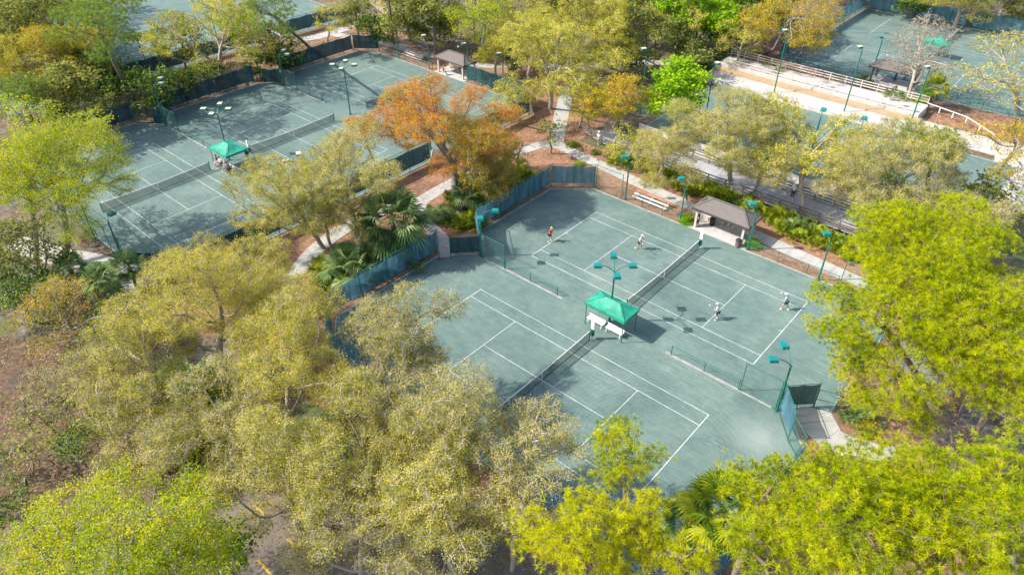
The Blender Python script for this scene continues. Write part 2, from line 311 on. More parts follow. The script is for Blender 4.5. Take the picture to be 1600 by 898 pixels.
def path(name, pts, width, z=.03, m='conc'):
    """ribbon through points; uv.x runs along its length for the joints"""
    P = [Vector((p[0], p[1], 0)) for p in pts]; S = []
    for i in range(len(P)-1):
        p0, p1, p2, p3 = P[max(i-1, 0)], P[i], P[i+1], P[min(i+2, len(P)-1)]
        for k in range(8):
            t = k/8; S.append(.5*((2*p1)+(p2-p0)*t+(2*p0-5*p1+4*p2-p3)*t*t+(3*p1-p0-3*p2+p3)*t**3))
    S.append(P[-1]); W = width if isinstance(width, (list, tuple)) else [width]*len(P)
    bm = bmesh.new(); uvl = bm.loops.layers.uv.new('UVMap'); rows = []; s = 0
    for i, p in enumerate(S):
        d = (S[min(i+1, len(S)-1)]-S[max(i-1, 0)]).normalized(); n = Vector((-d.y, d.x, 0)); f = i/8; k = min(int(f), len(W)-2); wd = W[k]+(W[k+1]-W[k])*(f-k)
        if i: s += (p-S[i-1]).length
        rows.append((bm.verts.new(p+n*wd/2+Vector((0, 0, z))), bm.verts.new(p-n*wd/2+Vector((0, 0, z))), bm.verts.new(p+n*wd/2), bm.verts.new(p-n*wd/2), s))
    for a, b in zip(rows, rows[1:]):
        for q, us in (((a[1], b[1], b[0], a[0]), ((a[4], 0), (b[4], 0), (b[4], 1), (a[4], 1))), ((a[0], b[0], b[2], a[2]), ((.7,)*2,)*4), ((b[1], a[1], a[3], b[3]), ((.7,)*2,)*4)):
            fc = bm.faces.new(q)
            for l, u in zip(fc.loops, us): l[uvl].uv = u
    me = bpy.data.meshes.new(name); bm.to_mesh(me); bm.free(); me.materials.append(M[m]); o = bpy.data.objects.new(name, me); COL.objects.link(o)
    return tag(o, kind='structure')
g2 = lambda q: G(*q)[:2]
path('path', [g2(q) for q in ((1400, 462), (1335, 437), (1200, 376), (1105, 333), (1060, 314), (1000, 287), (950, 263), (905, 243), (868, 226), (840, 228), (790, 246), (730, 275), (690, 295), (655, 316))], 1.75)
path('path', [g2(q) for q in ((868, 228), (872, 205), (880, 170), (892, 135), (930, 104), (985, 98), (1080, 100))], 2.0, .034)
path('path', [g2(q) for q in ((650, 312), (655, 330), (672, 355), (693, 378), (697, 402))], [2.4, 2.0, 1.7, 1.5, 1.7], .038)
path('path', [g2(q) for q in ((662, 314), (610, 325), (550, 350), (500, 385), (468, 420), (445, 450), (440, 480))], 1.9, .042)
path('path', [g2(q) for q in ((560, 38), (520, 52), (610, 70), (650, 82), (700, 92), (760, 103), (830, 101), (900, 108), (930, 104))], 1.9, .046)
path('path', [g2(q) for q in ((20, 380), (90, 400), (140, 408), (190, 425), (230, 450))], 2.6, .03)
path('path', [g2(q) for q in ((1268, 636), (1278, 660), (1300, 685), (1345, 700), (1400, 712))], [2.6, 2.8, 2.4, 1.7, 1.6], .036)
path('path', [g2(q) for q in ((375, 50), (420, 42), (470, 62), (540, 45))], 2.4, .05)

# ------------------------------------------------------------------ court pads, lines, nets
CL, CW = 23.77, 10.97
def pad(pts, m='clay', z=.012):
    sheet('court_surface', pts, z, m)
    mb = MB()
    for a, b in zip(pts, pts[1:]+pts[:1]): mb.bar((a[0], a[1], .03), (b[0], b[1], .03), .12, .07)
    tag(mb.build('kerb', 'curb'), kind='structure')
def lines(x0, y0, z=.017):
    mb = MB(); w = .026
    def hl(xa, xb, y, ww=w): mb.quad((x0+xa-w, y0+y-ww, z), (x0+xb+w, y0+y-ww, z), (x0+xb+w, y0+y+ww, z), (x0+xa-w, y0+y+ww, z))
    def vl(x, ya, yb, ww=w, e=.0): mb.quad((x0+x-ww, y0+ya, z+.0015), (x0+x+ww, y0+ya, z+.0015), (x0+x+ww, y0+yb, z+.0015), (x0+x-ww, y0+yb, z+.0015))
    for y in (0, 1.37, 9.60, CW): hl(0, CL, y)
    vl(0, -.026, CW+.026, .035); vl(CL, -.026, CW+.026, .035); vl(5.485, 1.37, 9.6); vl(18.285, 1.37, 9.6); hl(5.485, 18.285, CW/2)
    vl(.15, CW/2-.03, CW/2+.03, .12); vl(CL-.15, CW/2-.03, CW/2+.03, .12)
    tag(mb.build('court_lines', 'line'), kind='structure')
def net(x0, y0, label):
    xc = x0+CL/2; t = thing('tennis_net', label, 'tennis net', (xc, y0+CW/2, .012), 0, 'tennis nets across the courts')
    h = CW/2+.914
    for s in (-1, 1): MB().tube([(0, s*h, 0), (0, s*h, 1.12)], .05).ball((0, s*h, 1.13), .055).build('net_post', 'green', t)
    n = 24; m = MB(); wb = MB()
    zs = [.914+.156*abs(-1+2*i/n)**1.6 for i in range(n+1)]; ys = [-h+2*h*i/n for i in range(n+1)]
    for i in range(n):
        m.quad((0, ys[i], .03), (0, ys[i+1], .03), (0, ys[i+1], zs[i+1]-.05), (0, ys[i], zs[i]-.05))
        wb.bar((0, ys[i], zs[i]-.02), (0, ys[i+1], zs[i+1]-.02), .05, .09)
    m.build('net_mesh', 'net', t); wb.build('net_band', 'white', t)
    MB().bar((0, 0, 0), (0, 0, .87), .075, .06, (1, 0, 0)).build('centre_strap', 'white', t)
    MB().tube([(0, -h, .03), (0, h, .03)], .018, 5).build('bottom_cord', 'rubber', t)
    return t
padR = [(-6.9, -.4), (-3.3, -3.5), (27.0, -3.5), (30.6, -.4), (30.6, 12.4), (28.6, 14.9), (30.6, 17.4), (30.6, 30.0), (27.2, 33.3), (-3.2, 33.3), (-6.9, 30.1), (-6.9, 18.0), (-4.2, 14.9), (-6.9, 12.4)]
pad(padR)
padL = [(-60.0, -5.6), (-56.4, -8.7), (-25.8, -8.7), (-22.2, -5.6), (-22.2, 7), (-24.3, 9.5), (-22.2, 12), (-22.2, 25.5), (-24.3, 28), (-22.2, 30.5), (-22.2, 44), (-25, 46.8), (-57, 46.8), (-60, 44), (-60, 31), (-56.4, 28), (-60, 25.5), (-60, 12), (-56.4, 9.5), (-60, 7)]
pad(padL, 'clay2')
pad([(-8, 50), (32, 50), (32, 71.2), (-8, 71.2)], 'clay2')
pad([(-5.2, 87.5), (30.5, 87.5), (30.5, 125.6), (-5.2, 125.6)], 'clay2')
pad([(-115, -3), (-75, -3), (-75, 35), (-78.5, 37.6), (-75, 40), (-75, 57.5), (-115, 57.5)], 'clay2')
NETL = {(0, 0): 'near net of the right complex with white score sign post beside benches', (0, 18.41): 'net behind green canopy on the court where four people play',
        (-52.17, -5.17): 'net of left complex court nearest the bright yellow green tree', (-52.35, 13.3): 'net of left complex middle court beside the people under canopy', (-52.36, 31.71): 'net of the far left complex court in front of shingle shelter, half behind orange tree',
        (0, 54.7): 'net of the sunken court between boardwalk and pale terraces, behind oaks', (.6, 92.15): 'net of upper right court behind the bare grey tree', (.6, 110.75): 'net of farthest upper right court below pale blue fence',
        (-105.4, 4.6): 'net of upper left court hidden among trees, lowest', (-105.4, 23.0): 'net of upper left court behind leaning oak', (-105.4, 41.4): 'net of the farthest court at top left edge'}
for (x, y), lb in NETL.items(): lines(x, y); net(x, y, lb)

# ------------------------------------------------------------------ fences
FN = [0]
def fence(pts, label, h=3.0, screen=None, step=3.0, z0=.55, z1=2.75, name='fence', cat='fence', pm='green', group=None, rails=True):
    P = [Vector((p[0], p[1], 0)) for p in pts]; o = P[0].copy(); t = thing(name, label, cat, tuple(o), 0, group)
    wire = MB(); rail = MB(); scr = MB(); done = []
    for a, b in zip(P, P[1:]):
        a = a-o; b = b-o; ln = (b-a).length; n = max(1, round(ln/step)); d = (b-a)/n; nrm = Vector((-d.y, d.x, 0)).normalized()
        for i in range(n+1):
            p = a+d*i
            if not any((p-q).length < .2 for q in done): done.append(p); MB().tube([p, p+Vector((0, 0, h+.06))], .038, 6).build('fence_post', pm, t)
        rail.tube([a+Vector((0, 0, h)), b+Vector((0, 0, h))], .03, 5)
        wire.quad(a, b, b+Vector((0, 0, h)), a+Vector((0, 0, h)))
        if screen:
            off = nrm*.06; random.seed(int(ln*100)); m = n*4; e = (b-a)/m
            zt = [z1+(0, -.07, -.11, -.07)[i % 4]+random.uniform(-.03, .03) for i in range(m+1)]; zb = [z0+random.uniform(-.03, .03) for i in range(m+1)]; ox = [random.uniform(-.02, .15) for i in range(m+1)]
            for i in range(m):
                q = a+e*i+off; q2 = a+e*(i+1)+off
                scr.quad(q+Vector((0, 0, zb[i])), q2+Vector((0, 0, zb[i+1])), q2+nrm*ox[i+1]+Vector((0, 0, (z0+z1)/2)), q+nrm*ox[i]+Vector((0, 0, (z0+z1)/2)))
                scr.quad(q+nrm*ox[i]+Vector((0, 0, (z0+z1)/2)), q2+nrm*ox[i+1]+Vector((0, 0, (z0+z1)/2)), q2+Vector((0, 0, zt[i+1])), q+Vector((0, 0, zt[i])))
    wire.build('chain_link', 'wire', t); rail.build('top_rail', pm, t)
    if h > 1.5:
        br = MB()
        for a, b in zip(P, P[1:]): br.tube([a-o+Vector((0, 0, .1)), b-o+Vector((0, 0, .1))], .018, 4)
        br.build('tension_rail', pm, t)
    if screen: scr.build('windscreen', screen, t)
    return t
def gate(a, b, label, h=2.3, screen=None, open_=0):
    a = Vector((*a, 0)); b = Vector((*b, 0)); d = b-a; d.rotate(Matrix.Rotation(open_, 3, 'Z')); t = thing('court_gate', label, 'gate', tuple(a)); z = Vector((0, 0, 1))
    f = MB(); e = d
    for p, q in ((z*.1, z*h), (e+z*.1, e+z*h), (z*.1, e+z*.1), (z*h, e+z*h), (z*h*.5, e+z*h*.5)): f.tube([p, q], .03, 6)
    f.build('gate_frame', 'green', t); MB().quad(z*.1, e+z*.1, e+z*h, z*h).build('chain_link', 'wire', t)
    MB().box(-.05, .05, -.05, .05, h*.45, h*.55).build('latch', 'gal', t).location = tuple(e*.95)
    if screen: MB().quad(z*.3, e*1.0+z*.3, e+z*(h-.1), z*(h-.1)).build('windscreen', screen, t).location = (0.03, 0.03, 0)
    return t
fence([(-3.5, -3.6), (-7.1, -.5), (-7.1, 12.3)], 'green fence with blue windscreen below the cabbage palm, left of the court gate', 3, 'blue')
fence([(-5.76, 12.74), (-3.8, 14.9)], 'short dark screened fence panel between the open gate and the two headed lamp', 2.6, 'navy', 2.9, .5, 2.4)
fence([(-3.8, 15.1), (-7.1, 18.0), (-7.1, 30.2)], 'long blue screened fence below the orange tree, above the court path', 3, 'blue')
fence([(-7.1, 30.4), (-3.3, 33.55)], 'short corner fence with pale see-through blue screen beside the mulch', 3, 'pale', 2.5)
fence([(-3.1, 33.55), (.4, 33.55)], 'tall open chain link fence section next to the corner screen', 3)
fence([(.6, 33.55), (8.2, 33.55)], 'low chain link fence in front of the orange and white bleachers', 1.1)
fence([(15.9, 33.55), (24.8, 33.55)], 'low chain link fence right of the front shingle shelter', 1.1)
fence([(25.0, 33.55), (27.4, 33.55), (30.8, 30.0), (30.8, 17.6)], 'tall chain link fence partly hidden by the big right pine', 3, None)
fence([(-3.6, 14.9), (-.5, 14.9)], 'tall chain link divider stub inside the court left of the canopy', 2.7, None, 3.2)
fence([(-.4, 14.9), (6.0, 14.9)], 'low green rail divider running from the stub towards the canopy', 1.0, None, 3.2)
fence([(18.1, 14.9), (24.2, 14.9)], 'low green rail divider right of the canopy', 1.0, None, 3.2)
fence([(24.35, 14.9), (27.3, 14.9)], 'tall chain link divider stub beside the two headed teal lamp', 2.9, None, 3.2)
fence([(27.5, 14.9), (29.3, 12.6)], 'teal screened fence panel left of the concrete gate landing', 2.9, 'blue', 3)
fence([(27.6, 15.05), (29.4, 16.9)], 'near black screened fence panel behind the gate landing', 2.6, 'black', 1.2, .4, 2.5)
gate((29.45, 16.95), (30.8, 17.4), 'teal gate frame at the right of the gate landing', 2.0)
gate((29.35, 12.5), (30.75, 11.2), 'open green gate leaf between the blue panel and the dark fence', 2.6, None)
fence([(30.8, 11.0), (30.8, -.5), (27.1, -3.7), (-3.3, -3.7)], 'blue screened fence of the near court, mostly behind the pines and palm', 3, 'blue')
mb = MB()
for a, b in (((-3.2, 14.9), (6.6, 14.9)), ((17.6, 14.9), (27.0, 14.9)), ((-56, 9.5), (-46, 9.5)), ((-56, 28.1), (-46.5, 28.1))): mb.bar((*a, .02), (*b, .02), .22, .06)
tag(mb.build('kerb', 'curb'), kind='structure')
gate((-7.0, 12.4), (-5.9, 12.7), 'gate frame where the curved path enters the court', 2.2, None, -1.0)
# left complex
fence([(-60.2, -5.7), (-60.2, 7.2)], 'dark screened fence at the left court corner below the forest', 3, 'navy')
fence([(-56.7, 8.3), (-56.3, 9.6)], 'small dark screened panel beside the left gate', 2.6, 'navy', 3, .5, 2.5)
fence([(-56.3, 9.7), (-60.2, 12.2), (-60.2, 25.6)], 'dark screened fence behind left middle court, below the leaning oak', 3, 'navy')
gate((-60.1, 7.4), (-58.4, 8.2), 'left complex gate beside the dark panels', 2.6)
fence([(-58.8, 26.3), (-56.5, 27.8)], 'small dark screened panel between the two upper left courts', 2.6, 'navy', 3, .5, 2.5)
fence([(-56.3, 28.2), (-60.2, 30.6), (-60.2, 44.2)], 'dark screened fence behind the far left complex court', 3, 'navy')
fence([(-60.2, 44.4), (-57, 47.0)], 'short corner fence with dark screen near the far bleachers', 3, 'navy')
fence([(-56.8, 47.0), (-44.2, 47.0)], 'low chain link fence before the far bleachers', 1.1)
fence([(-36.6, 47.0), (-25, 47.0), (-22, 44.1), (-22, 30.7)], 'chain link fence with dark screen behind the orange tree', 3, 'navy')
fence([(-56.1, 9.5), (-52.8, 9.5)], 'tall chain link stub between left and middle courts of left complex', 2.7, None, 3.4)
fence([(-52.7, 9.5), (-46.6, 9.5)], 'low rail divider left of the people canopy', 1.0)
fence([(-56.2, 28.1), (-53, 28.1)], 'tall chain link stub near the cream four headed lamp', 2.7, None, 3.4)
fence([(-52.9, 28.1), (-47, 28.1)], 'low rail divider left of the cream four headed lamp', 1.0)
fence([(-22, -5.5), (-22, 7.2)], 'dark screened fence along the near side of left complex above brown mulch', 3, 'navy')
fence([(-22, 12), (-22, 25.5)], 'dark screened fence of left complex behind the twin oaks', 3, 'navy')
fence([(-56.4, -8.9), (-25.9, -8.9)], 'open chain link fence behind the parked bicycle at left', 3, None)
fence([(-25.7, -8.9), (-22, -5.7)], 'angled corner fence with teal rails near the bicycle', 3, 'navy')
# other compounds
fence([(-74.8, 12), (-74.8, 35)], 'dark screened fence of the upper left compound, behind the leaning oak', 3, 'navy')
fence([(-74.8, 40.2), (-74.8, 57.5)], 'dark screened fence at top of photo left of the tan field', 3, 'navy')
fence([(-5.4, 87.3), (-5.4, 125.7)], 'blue screened fence on the left side of the upper right courts', 3, 'blue')
fence([(-5.2, 125.8), (12.3, 125.8)], 'pale blue screened fence across the top right, left stretch', 3.2, 'pale', 3, .3, 2.9)
fence([(13.2, 125.8), (31, 125.8)], 'pale blue screened fence across the top right, right stretch', 3.2, 'pale', 3, .3, 2.9)
fence([(-5.2, 87.3), (7.0, 87.3)], 'low chain link fence left of the upper right shelter', 1.1)
fence([(17.5, 87.3), (31, 87.3)], 'low chain link fence right of the upper right shelter', 1.1)

# ------------------------------------------------------------------ lamps
def lampmast(base, h, heads, label, top='teal', group=None, yaw0=0, reach=1.15):
    """heads: number of shoebox luminaires on swan-neck arms"""
    t = thing('court_lamp', label, 'lamp post', (base[0], base[1], 0), yaw0, group)
    MB().tube([(0, 0, 0), (0, 0, h-.6)], [.095, .07], 8).build('pole', 'green', t)
    MB().box(-.16, .16, -.16, .16, .0, .06).tube([(0, 0, .05), (0, 0, .3)], .11, 8).build('base_plate', 'green', t)
    for k in range(abs(heads)):
        a = k*2*math.pi/4 if abs(heads) != 1 else 0
        if abs(heads) == 2: a = k*1.45
        ca, sa = math.cos(a), math.sin(a)
        pt = [(ca*reach*s, sa*reach*s, h-.75+.75*math.sin(s*math.pi/2)**.8) for s in (0, .12, .3, .5, .75, 1)]
        MB().tube(pt, .035, 6).build('lamp_arm', 'green', t)
        hd = MB(); x0, x1 = reach-.05, reach+.66
        def pr(x, y, z): return (ca*x-sa*y, sa*x+ca*y, z)
        k0 = len(hd.v)
        hd.v += [pr(x0, -.29, h-.12), pr(x1, -.29, h-.12), pr(x1, .29, h-.12), pr(x0, .29, h-.12), pr(x0+.05, -.25, h+.12), pr(x1-.05, -.25, h+.12), pr(x1-.05, .25, h+.12), pr(x0+.05, .25, h+.12)]
        hd.f += [(3, 2, 1, 0), (4, 5, 6, 7), (0, 1, 5, 4), (1, 2, 6, 5), (2, 3, 7, 6), (3, 0, 4, 7)]
        hd = hd.build('lamp_head', 'teal' if top == 'teal' else 'green', t)
        if top != 'teal':
            c = MB(); c.v += [pr(x0+.04, -.26, h+.123), pr(x1-.04, -.26, h+.123), pr(x1-.04, .26, h+.123), pr(x0+.04, .26, h+.123), pr(x0+.04, -.26, h+.16), pr(x1-.04, -.26, h+.16), pr(x1-.04, .26, h+.16), pr(x0+.04, .26, h+.16)]
            c.f += [(3, 2, 1, 0), (4, 5, 6, 7), (0, 1, 5, 4), (1, 2, 6, 5), (2, 3, 7, 6), (3, 0, 4, 7)]; c.build('top_cover', 'cream', hd)
        gl = MB(); gl.quad(pr(x0+.06, .19, h-.125), pr(x1-.06, .19, h-.125), pr(x1-.06, -.19, h-.125), pr(x0+.06, -.19, h-.125)); gl.build('lens', 'lens', hd)
    return t
GL = 'court floodlight posts'
lampmast((11.75, 15.05), 6.1, 4, 'four headed teal lamp rising through the front green canopy', group=GL, yaw0=R(41))
lampmast((27.45, 14.8), 5.4, 2, 'two headed teal lamp beside the right gate landing', group=GL, yaw0=R(140))
lampmast((-3.7, 15.0), 5.3, 2, 'two headed teal lamp at the gate below the orange tree', group=GL, yaw0=R(-45))
for q, yw, lb in (((977, 312), -139, 'single headed teal lamp left of the bleachers'), ((1062, 348), -139, 'single headed teal lamp left of the front shingle shelter'), ((1168, 390), -139, 'single headed teal lamp right of front shingle shelter'), ((1278, 438), -139, 'single headed teal lamp by the sidewalk near the right pine')):
    b = G(*q); lampmast(b, 5.3, 1, lb, group=GL, yaw0=R(yw), reach=.25)
b = G(547.5, 179); lampmast(b, 6.9, 4, 'four headed cream topped lamp standing between upper left courts', 'cream', GL, R(41))
b = (-40.9, 9.6); lampmast(b, 6.6, 4, 'four headed cream topped lamp through the left green canopy', 'cream', GL, R(41))
lampmast((-24.6, 9.5), 5.6, 2, 'two headed cream lamp rising above the twin oaks', 'cream', GL, R(150))
lampmast((-24.6, 28), 6.5, 2, 'cream lamp heads poking out of the orange tree', 'cream', GL, R(150))
lampmast((-56.2, 9.4), 6.0, 2, 'two headed cream lamp near the tall leaning pine trunk', 'cream', GL, R(20))
lampmast((-56.2, 28), 4.8, 2, 'two headed cream lamp before the dark hedge at upper left', 'cream', GL, R(30))
for q, lb in (((623, 92), 'single headed green lamp nearest the far bleachers left end'), ((671, 108), 'single headed green lamp between far bleachers and far shelter'), ((732, 122), 'single headed green lamp right of far shingle shelter'), ((786, 138), 'single headed green lamp far right of the far shelter')):
    lampmast(G(*q), 5.2, 1, lb, 'cream', GL, R(-120), .25)
for q, hh, lb in (((1208, 150), 9.4, 'tall single lamp at left end of the pale terraces'), ((1317, 180), 9.4, 'tall single lamp at the middle of the pale terraces'), ((1416, 210), 9, 'tall single lamp at right end of the pale terraces')):
    lampmast(G(*q), hh, 1, lb, 'cream', GL, R(-120), .25)
lampmast(G(1311, 307), 9.2, 1, 'tall dark lamp on near edge of the sunken court', 'teal', GL, R(100), .25)
lampmast(G(1252, 292), 9.2, 1, 'tall lamp on near edge of the sunken court, behind oak trunk', 'teal', GL, R(100), .25)
lampmast(G(1000, 178), 9.0, 1, 'lamp left of the bright green tree', 'cream', GL, R(-120), .25)
lampmast(G(1100, 196), 8.6, 1, 'lamp poking up right of the bright green tree', 'cream', GL, R(-30), .25)
lampmast(G(1364, 110), 5.2, 1, 'slim lamp left of the upper right shelter', 'teal', GL, R(-120), .25)
lampmast(G(1313, 52), 7.5, 1, 'lamp on left fence of the upper right courts', 'teal', GL, R(-60), .25)
lampmast(G(195, 412), 5.4, 1, 'dark lamp pole by the bicycle corner', 'teal', GL, R(100), .3)
lampmast(G(150, 376), 6.0, 1, 'dark lamp pole behind the bicycle', 'teal', GL, R(100), .3)
lampmast(G(612, 66), 6, 1, 'green lamp pole left of far bleachers', 'cream', GL, R(180), .4)
def globe(q, label, h=1.1):
    t = thing('globe_light', label, 'path light', tuple(G(*q)), 0, 'white globe path lights')
    MB().tube([(0, 0, 0), (0, 0, h)], .05).build('post', 'green', t); MB().ball((0, 0, h+.16), .2, 14, 10).build('globe', 'globe', t, True)
globe((1310, 728), 'white globe light beside the gate landing', .9); globe((717, 98), 'white globe light by the far shelter roof', 2.4); globe((1109, 92), 'white globe light near top of the boardwalk', 1.3); globe((935, 219), 'white globe light at the boardwalk start', 1)

# ------------------------------------------------------------------ canopies, benches, score signs
def bench(loc, rz, label, group='white court benches'):
    t = thing('bench', label, 'bench', loc, rz, group)
    s = MB()
    for y in (-.17, -.055, .06, .175): s.box(-.85, .85, y-.05, y+.05, .43, .46)
    s.build('seat', 'white', t); s = MB()
    for z in (.56, .68): s.box(-.85, .85, .235, .265, z-.05, z+.05)
    s.build('backrest', 'white', t)
    for x in (-.7, .7): MB().bar((x, -.2, 0), (x, -.15, .43), .06).bar((x, .27, 0), (x, .3, .7), .06).bar((x, -.2, .4), (x, .26, .4), .05).build('leg', 'white', t)
    return t
def canopy(cx, cy, label, lx=2.05, ly=1.15):
    t = thing('shade_canopy', label, 'canopy', (cx, cy, 0)); m = MB(); E = [(-lx, -ly), (lx, -ly), (lx, ly), (-lx, ly)]; rd = (lx-ly)*.85
    zt, zb, zv = 3.05, 2.45, 2.17
    rl, rr = (-rd, 0, zt), (rd, 0, zt)
    c = [(x, y, zb) for x, y in E]
    nx, ny = 36, 20; rw = random.Random(int(cx*7)); ph = [rw.uniform(0, 6) for _ in range(4)]
    for j in range(ny+1):
        for i in range(nx+1):
            x = -lx+2*lx*i/nx; y = -ly+2*ly*j/ny; s = min((ly-abs(y))/ly, (lx-abs(x))/(lx-rd)); wr_ = .012*math.sin(x*5+ph[0]+y*2)+.010*math.sin(y*7+ph[1]-x*3)
            m.v.append((x, y, zb+(zt-zb)*s-.10*math.sin(math.pi*min(1, s))*(1-.5*s)+wr_*math.sin(math.pi*s)))
    for j in range(ny):
        for i in range(nx): a = j*(nx+1)+i; m.f.append((a, a+1, a+nx+2, a+nx+1))
    cl = m.build('roof_cloth', 'canopy', t)
    sm = MB()
    for p in c: sm.bar(Vector(p)+Vector((0, 0, .01)), Vector(rl if p[0] < 0 else rr)+Vector((0, 0, .012)), .035, .012)
    sm.build('seam', 'canopy', cl)
    v = MB()
    for a, b in zip(c, c[1:]+c[:1]): v.quad((a[0], a[1], zv), (b[0], b[1], zv), b, a)
    v.build('valance', 'canopy', t)
    for x, y in E: MB().tube([(x*.93, y*.9, 0), (x*.93, y*.9, 2.4)], .04, 6).build('leg', 'green', t)
    f = MB()
    for a, b in zip(E, E[1:]+E[:1]): f.tube([(a[0]*.93, a[1]*.9, 2.4), (b[0]*.93, b[1]*.9, 2.4)], .03, 5)
    f.build('frame', 'green', t); return t
canopy(12.2, 14.45, 'bright green fabric canopy over two white benches on the front courts')
canopy(-39.3, 9.0, 'bright green fabric canopy with people gathered under it on the left courts', 1.95, 1.4)
canopy(12.5, 105.6, 'pale green canopy behind the bare tree on the upper right courts')
bench((11.05, 13.95, .012), 0, 'left white slatted bench under the front canopy')
bench((13.0, 13.95, .012), 0, 'right white slatted bench under the front canopy')
bench((-40.3, 8.2, .012), 0, 'left white bench under the left canopy'); bench((-38.3, 8.2, .012), 0, 'right white bench under the left canopy')
def score(loc, label):
    t = thing('score_sign', label, 'sign post', loc, 0, 'white score signs on net posts')
    MB().tube([(0, 0, 0), (0, 0, 1.25)], .03, 6).build('post', 'green', t)
    MB().box(-.16, .16, -.05, .05, 1.15, 1.95).build('score_panel', 'white', t)
    MB().box(-.16, .16, -.12, .12, .45, .95).box(-.13, .13, -.09, .09, .95, 1.0).build('ball_holder', 'green', t)
score((11.95, 12.15, .012), 'white upright score sign left of the front canopy benches')
score((11.95, 30.5, .012), 'white upright score sign by the front shingle shelter')
score((-40.2, 12.0, .012), 'white upright score sign beside the left canopy')

def shelter(x0, x1, y0, y1, label, pillar='white', ztop=3.3, ze=2.4):
    cx, cy = (x0+x1)/2, (y0+y1)/2; lx, ly = (x1-x0)/2, (y1-y0)/2
    t = thing('picnic_shelter', label, 'shelter', (cx, cy, 0), 0, 'shingle roofed courtside shelters')
    rd = lx-ly*.95; m = MB(); c = [(-lx, -ly, ze), (lx, -ly, ze), (lx, ly, ze), (-lx, ly, ze)]; a = (-rd, 0, ztop); b = (rd, 0, ztop)
    # sub-divided slopes with a slight sag
    m.quad(c[0], c[1], b, a).quad(c[2], c[3], a, b).quad(c[1], c[2], b).quad(c[3], c[0], a); rf = m.build('roof', 'shingle', t)
    mm = MB().bar((-rd, 0, ztop+.02), (rd, 0, ztop+.02), .22, .06)
    for p, q in ((a, c[0]), (a, c[3]), (b, c[1]), (b, c[2])): mm.bar(Vector(p)+Vector((0, 0, .02)), Vector(q)+Vector((0, 0, .02)), .18, .04)
    mm.build('ridge_cap', 'shingle', rf)
    f = MB()
    for p, q in zip(c, c[1:]+c[:1]): f.bar((p[0], p[1], ze-.09), (q[0], q[1], ze-.09), .06, .2)
    f.build('fascia', 'fascia', t)
    MB().quad(*[(x*.985, y*.985, ze-.12) for x, y, _ in c]).build('soffit', 'brown', t)
    for x in (-lx*.82, 0, lx*.82):
        for y in (-ly*.78, ly*.78):
            if x == 0 and y < 0: continue
            MB().box(x-.11, x+.11, y-.11, y+.11, .04, ze-.12).build('pillar', 'fascia' if pillar == 'dark' else 'woodw', t)
    MB().box(-lx-.1, lx+.1, -ly-.1, ly+.1, .0, .06).build('floor_slab', 'sand', t)
    for x in (-lx*.45, lx*.45): MB().box(x-1, x+1, ly*.5, ly*.5+.35, .44, .5).box(x-.9, x-.8, ly*.5+.05, ly*.5+.3, .06, .44).box(x+.8, x+.9, ly*.5+.05, ly*.5+.3, .06, .44).build('bench_seat', 'woodw', t)
    return t
shelter(9.0, 15.4, 33.45, 36.6, 'front grey shingle shelter between two lamps beside the sidewalk')
shelter(-43.6, -37.2, 46.9, 50.2, 'far grey shingle shelter with people under it near the orange tree')
shelter(8.2, 14.9, 87.2, 90.6, 'upper right shingle shelter behind the bare grey tree', 'dark')

def bleacher(cx, cy, rz, label):
    t = thing('bleachers', label, 'bleachers', (cx, cy, 0), rz, 'three row bleachers')
    for k in range(3):
        y = k*.42; z = .32+k*.2; MB().box(-2.2, 2.2, y-.13, y+.13, z-.03, z+.02).build('seat_plank', 'orange' if k == 2 else 'white', t)
    for x in (-1.9, 0, 1.9): MB().bar((x, -.15, .02), (x, .98, .02), .05).bar((x, -.1, .0), (x, -.1, .29), .05).bar((x, .42, 0), (x, .42, .49), .05).bar((x, .84, 0), (x, .84, .69), .05).bar((x, -.1, .27), (x, .84, .67), .05).build('leg', 'woodw', t)
b = G(1015, 319); bleacher(b[0], b[1]-.2, R(0), 'orange and white bleachers beside the front sidewalk')
b = G(643, 92); bleacher(b[0], b[1], R(0), 'orange and white bleachers near the far sidewalk')

def bin_(q, label, m='green'):
    t = thing('waste_bin', label, 'bin', tuple(G(*q)))
    MB().lathe((0, 0, 0), [(.26, 0), (.3, .8), (.3, .82)], 14).build('body', m, t); MB().lathe((0, 0, 0), [(.31, .82), (.31, .88), (.2, .98), (0, 1.0)], 14).build('lid', 'rubber', t)
bin_((1152, 386), 'grey bin at the right pillar of front shelter', 'wood'); bin_((1112, 352), 'dark bin inside the front shelter', 'rubber'); bin_((593, 64), 'dark green bin by the far corner fence')
def ballcart(q, label, m='red'):
    t = thing('ball_cart', label, 'ball cart', tuple(G(*q))); MB().lathe((0, 0, .55), [(.2, 0), (.26, .35), (.24, .35)], 10).build('basket', m, t)
    for s in (-1, 1):
        MB().bar((s*.16, -.16, 0.05), (s*.2, -.18, .6), .025).bar((s*.16, .16, .05), (s*.2, .18, .95), .025).build('leg', 'gal', t)
        MB().tube([(s*.2, .16, .08), (s*.24, .16, .08)], .08, 12).build('wheel', 'rubber', t)
ballcart((1087, 354), 'ball cart at the left pillar of the front shelter', 'rubber'); ballcart((1162, 380), 'blue ball cart beside the grey bin', 'blue')
ballcart((686, 103), 'red and white ball cart by the far shelter')
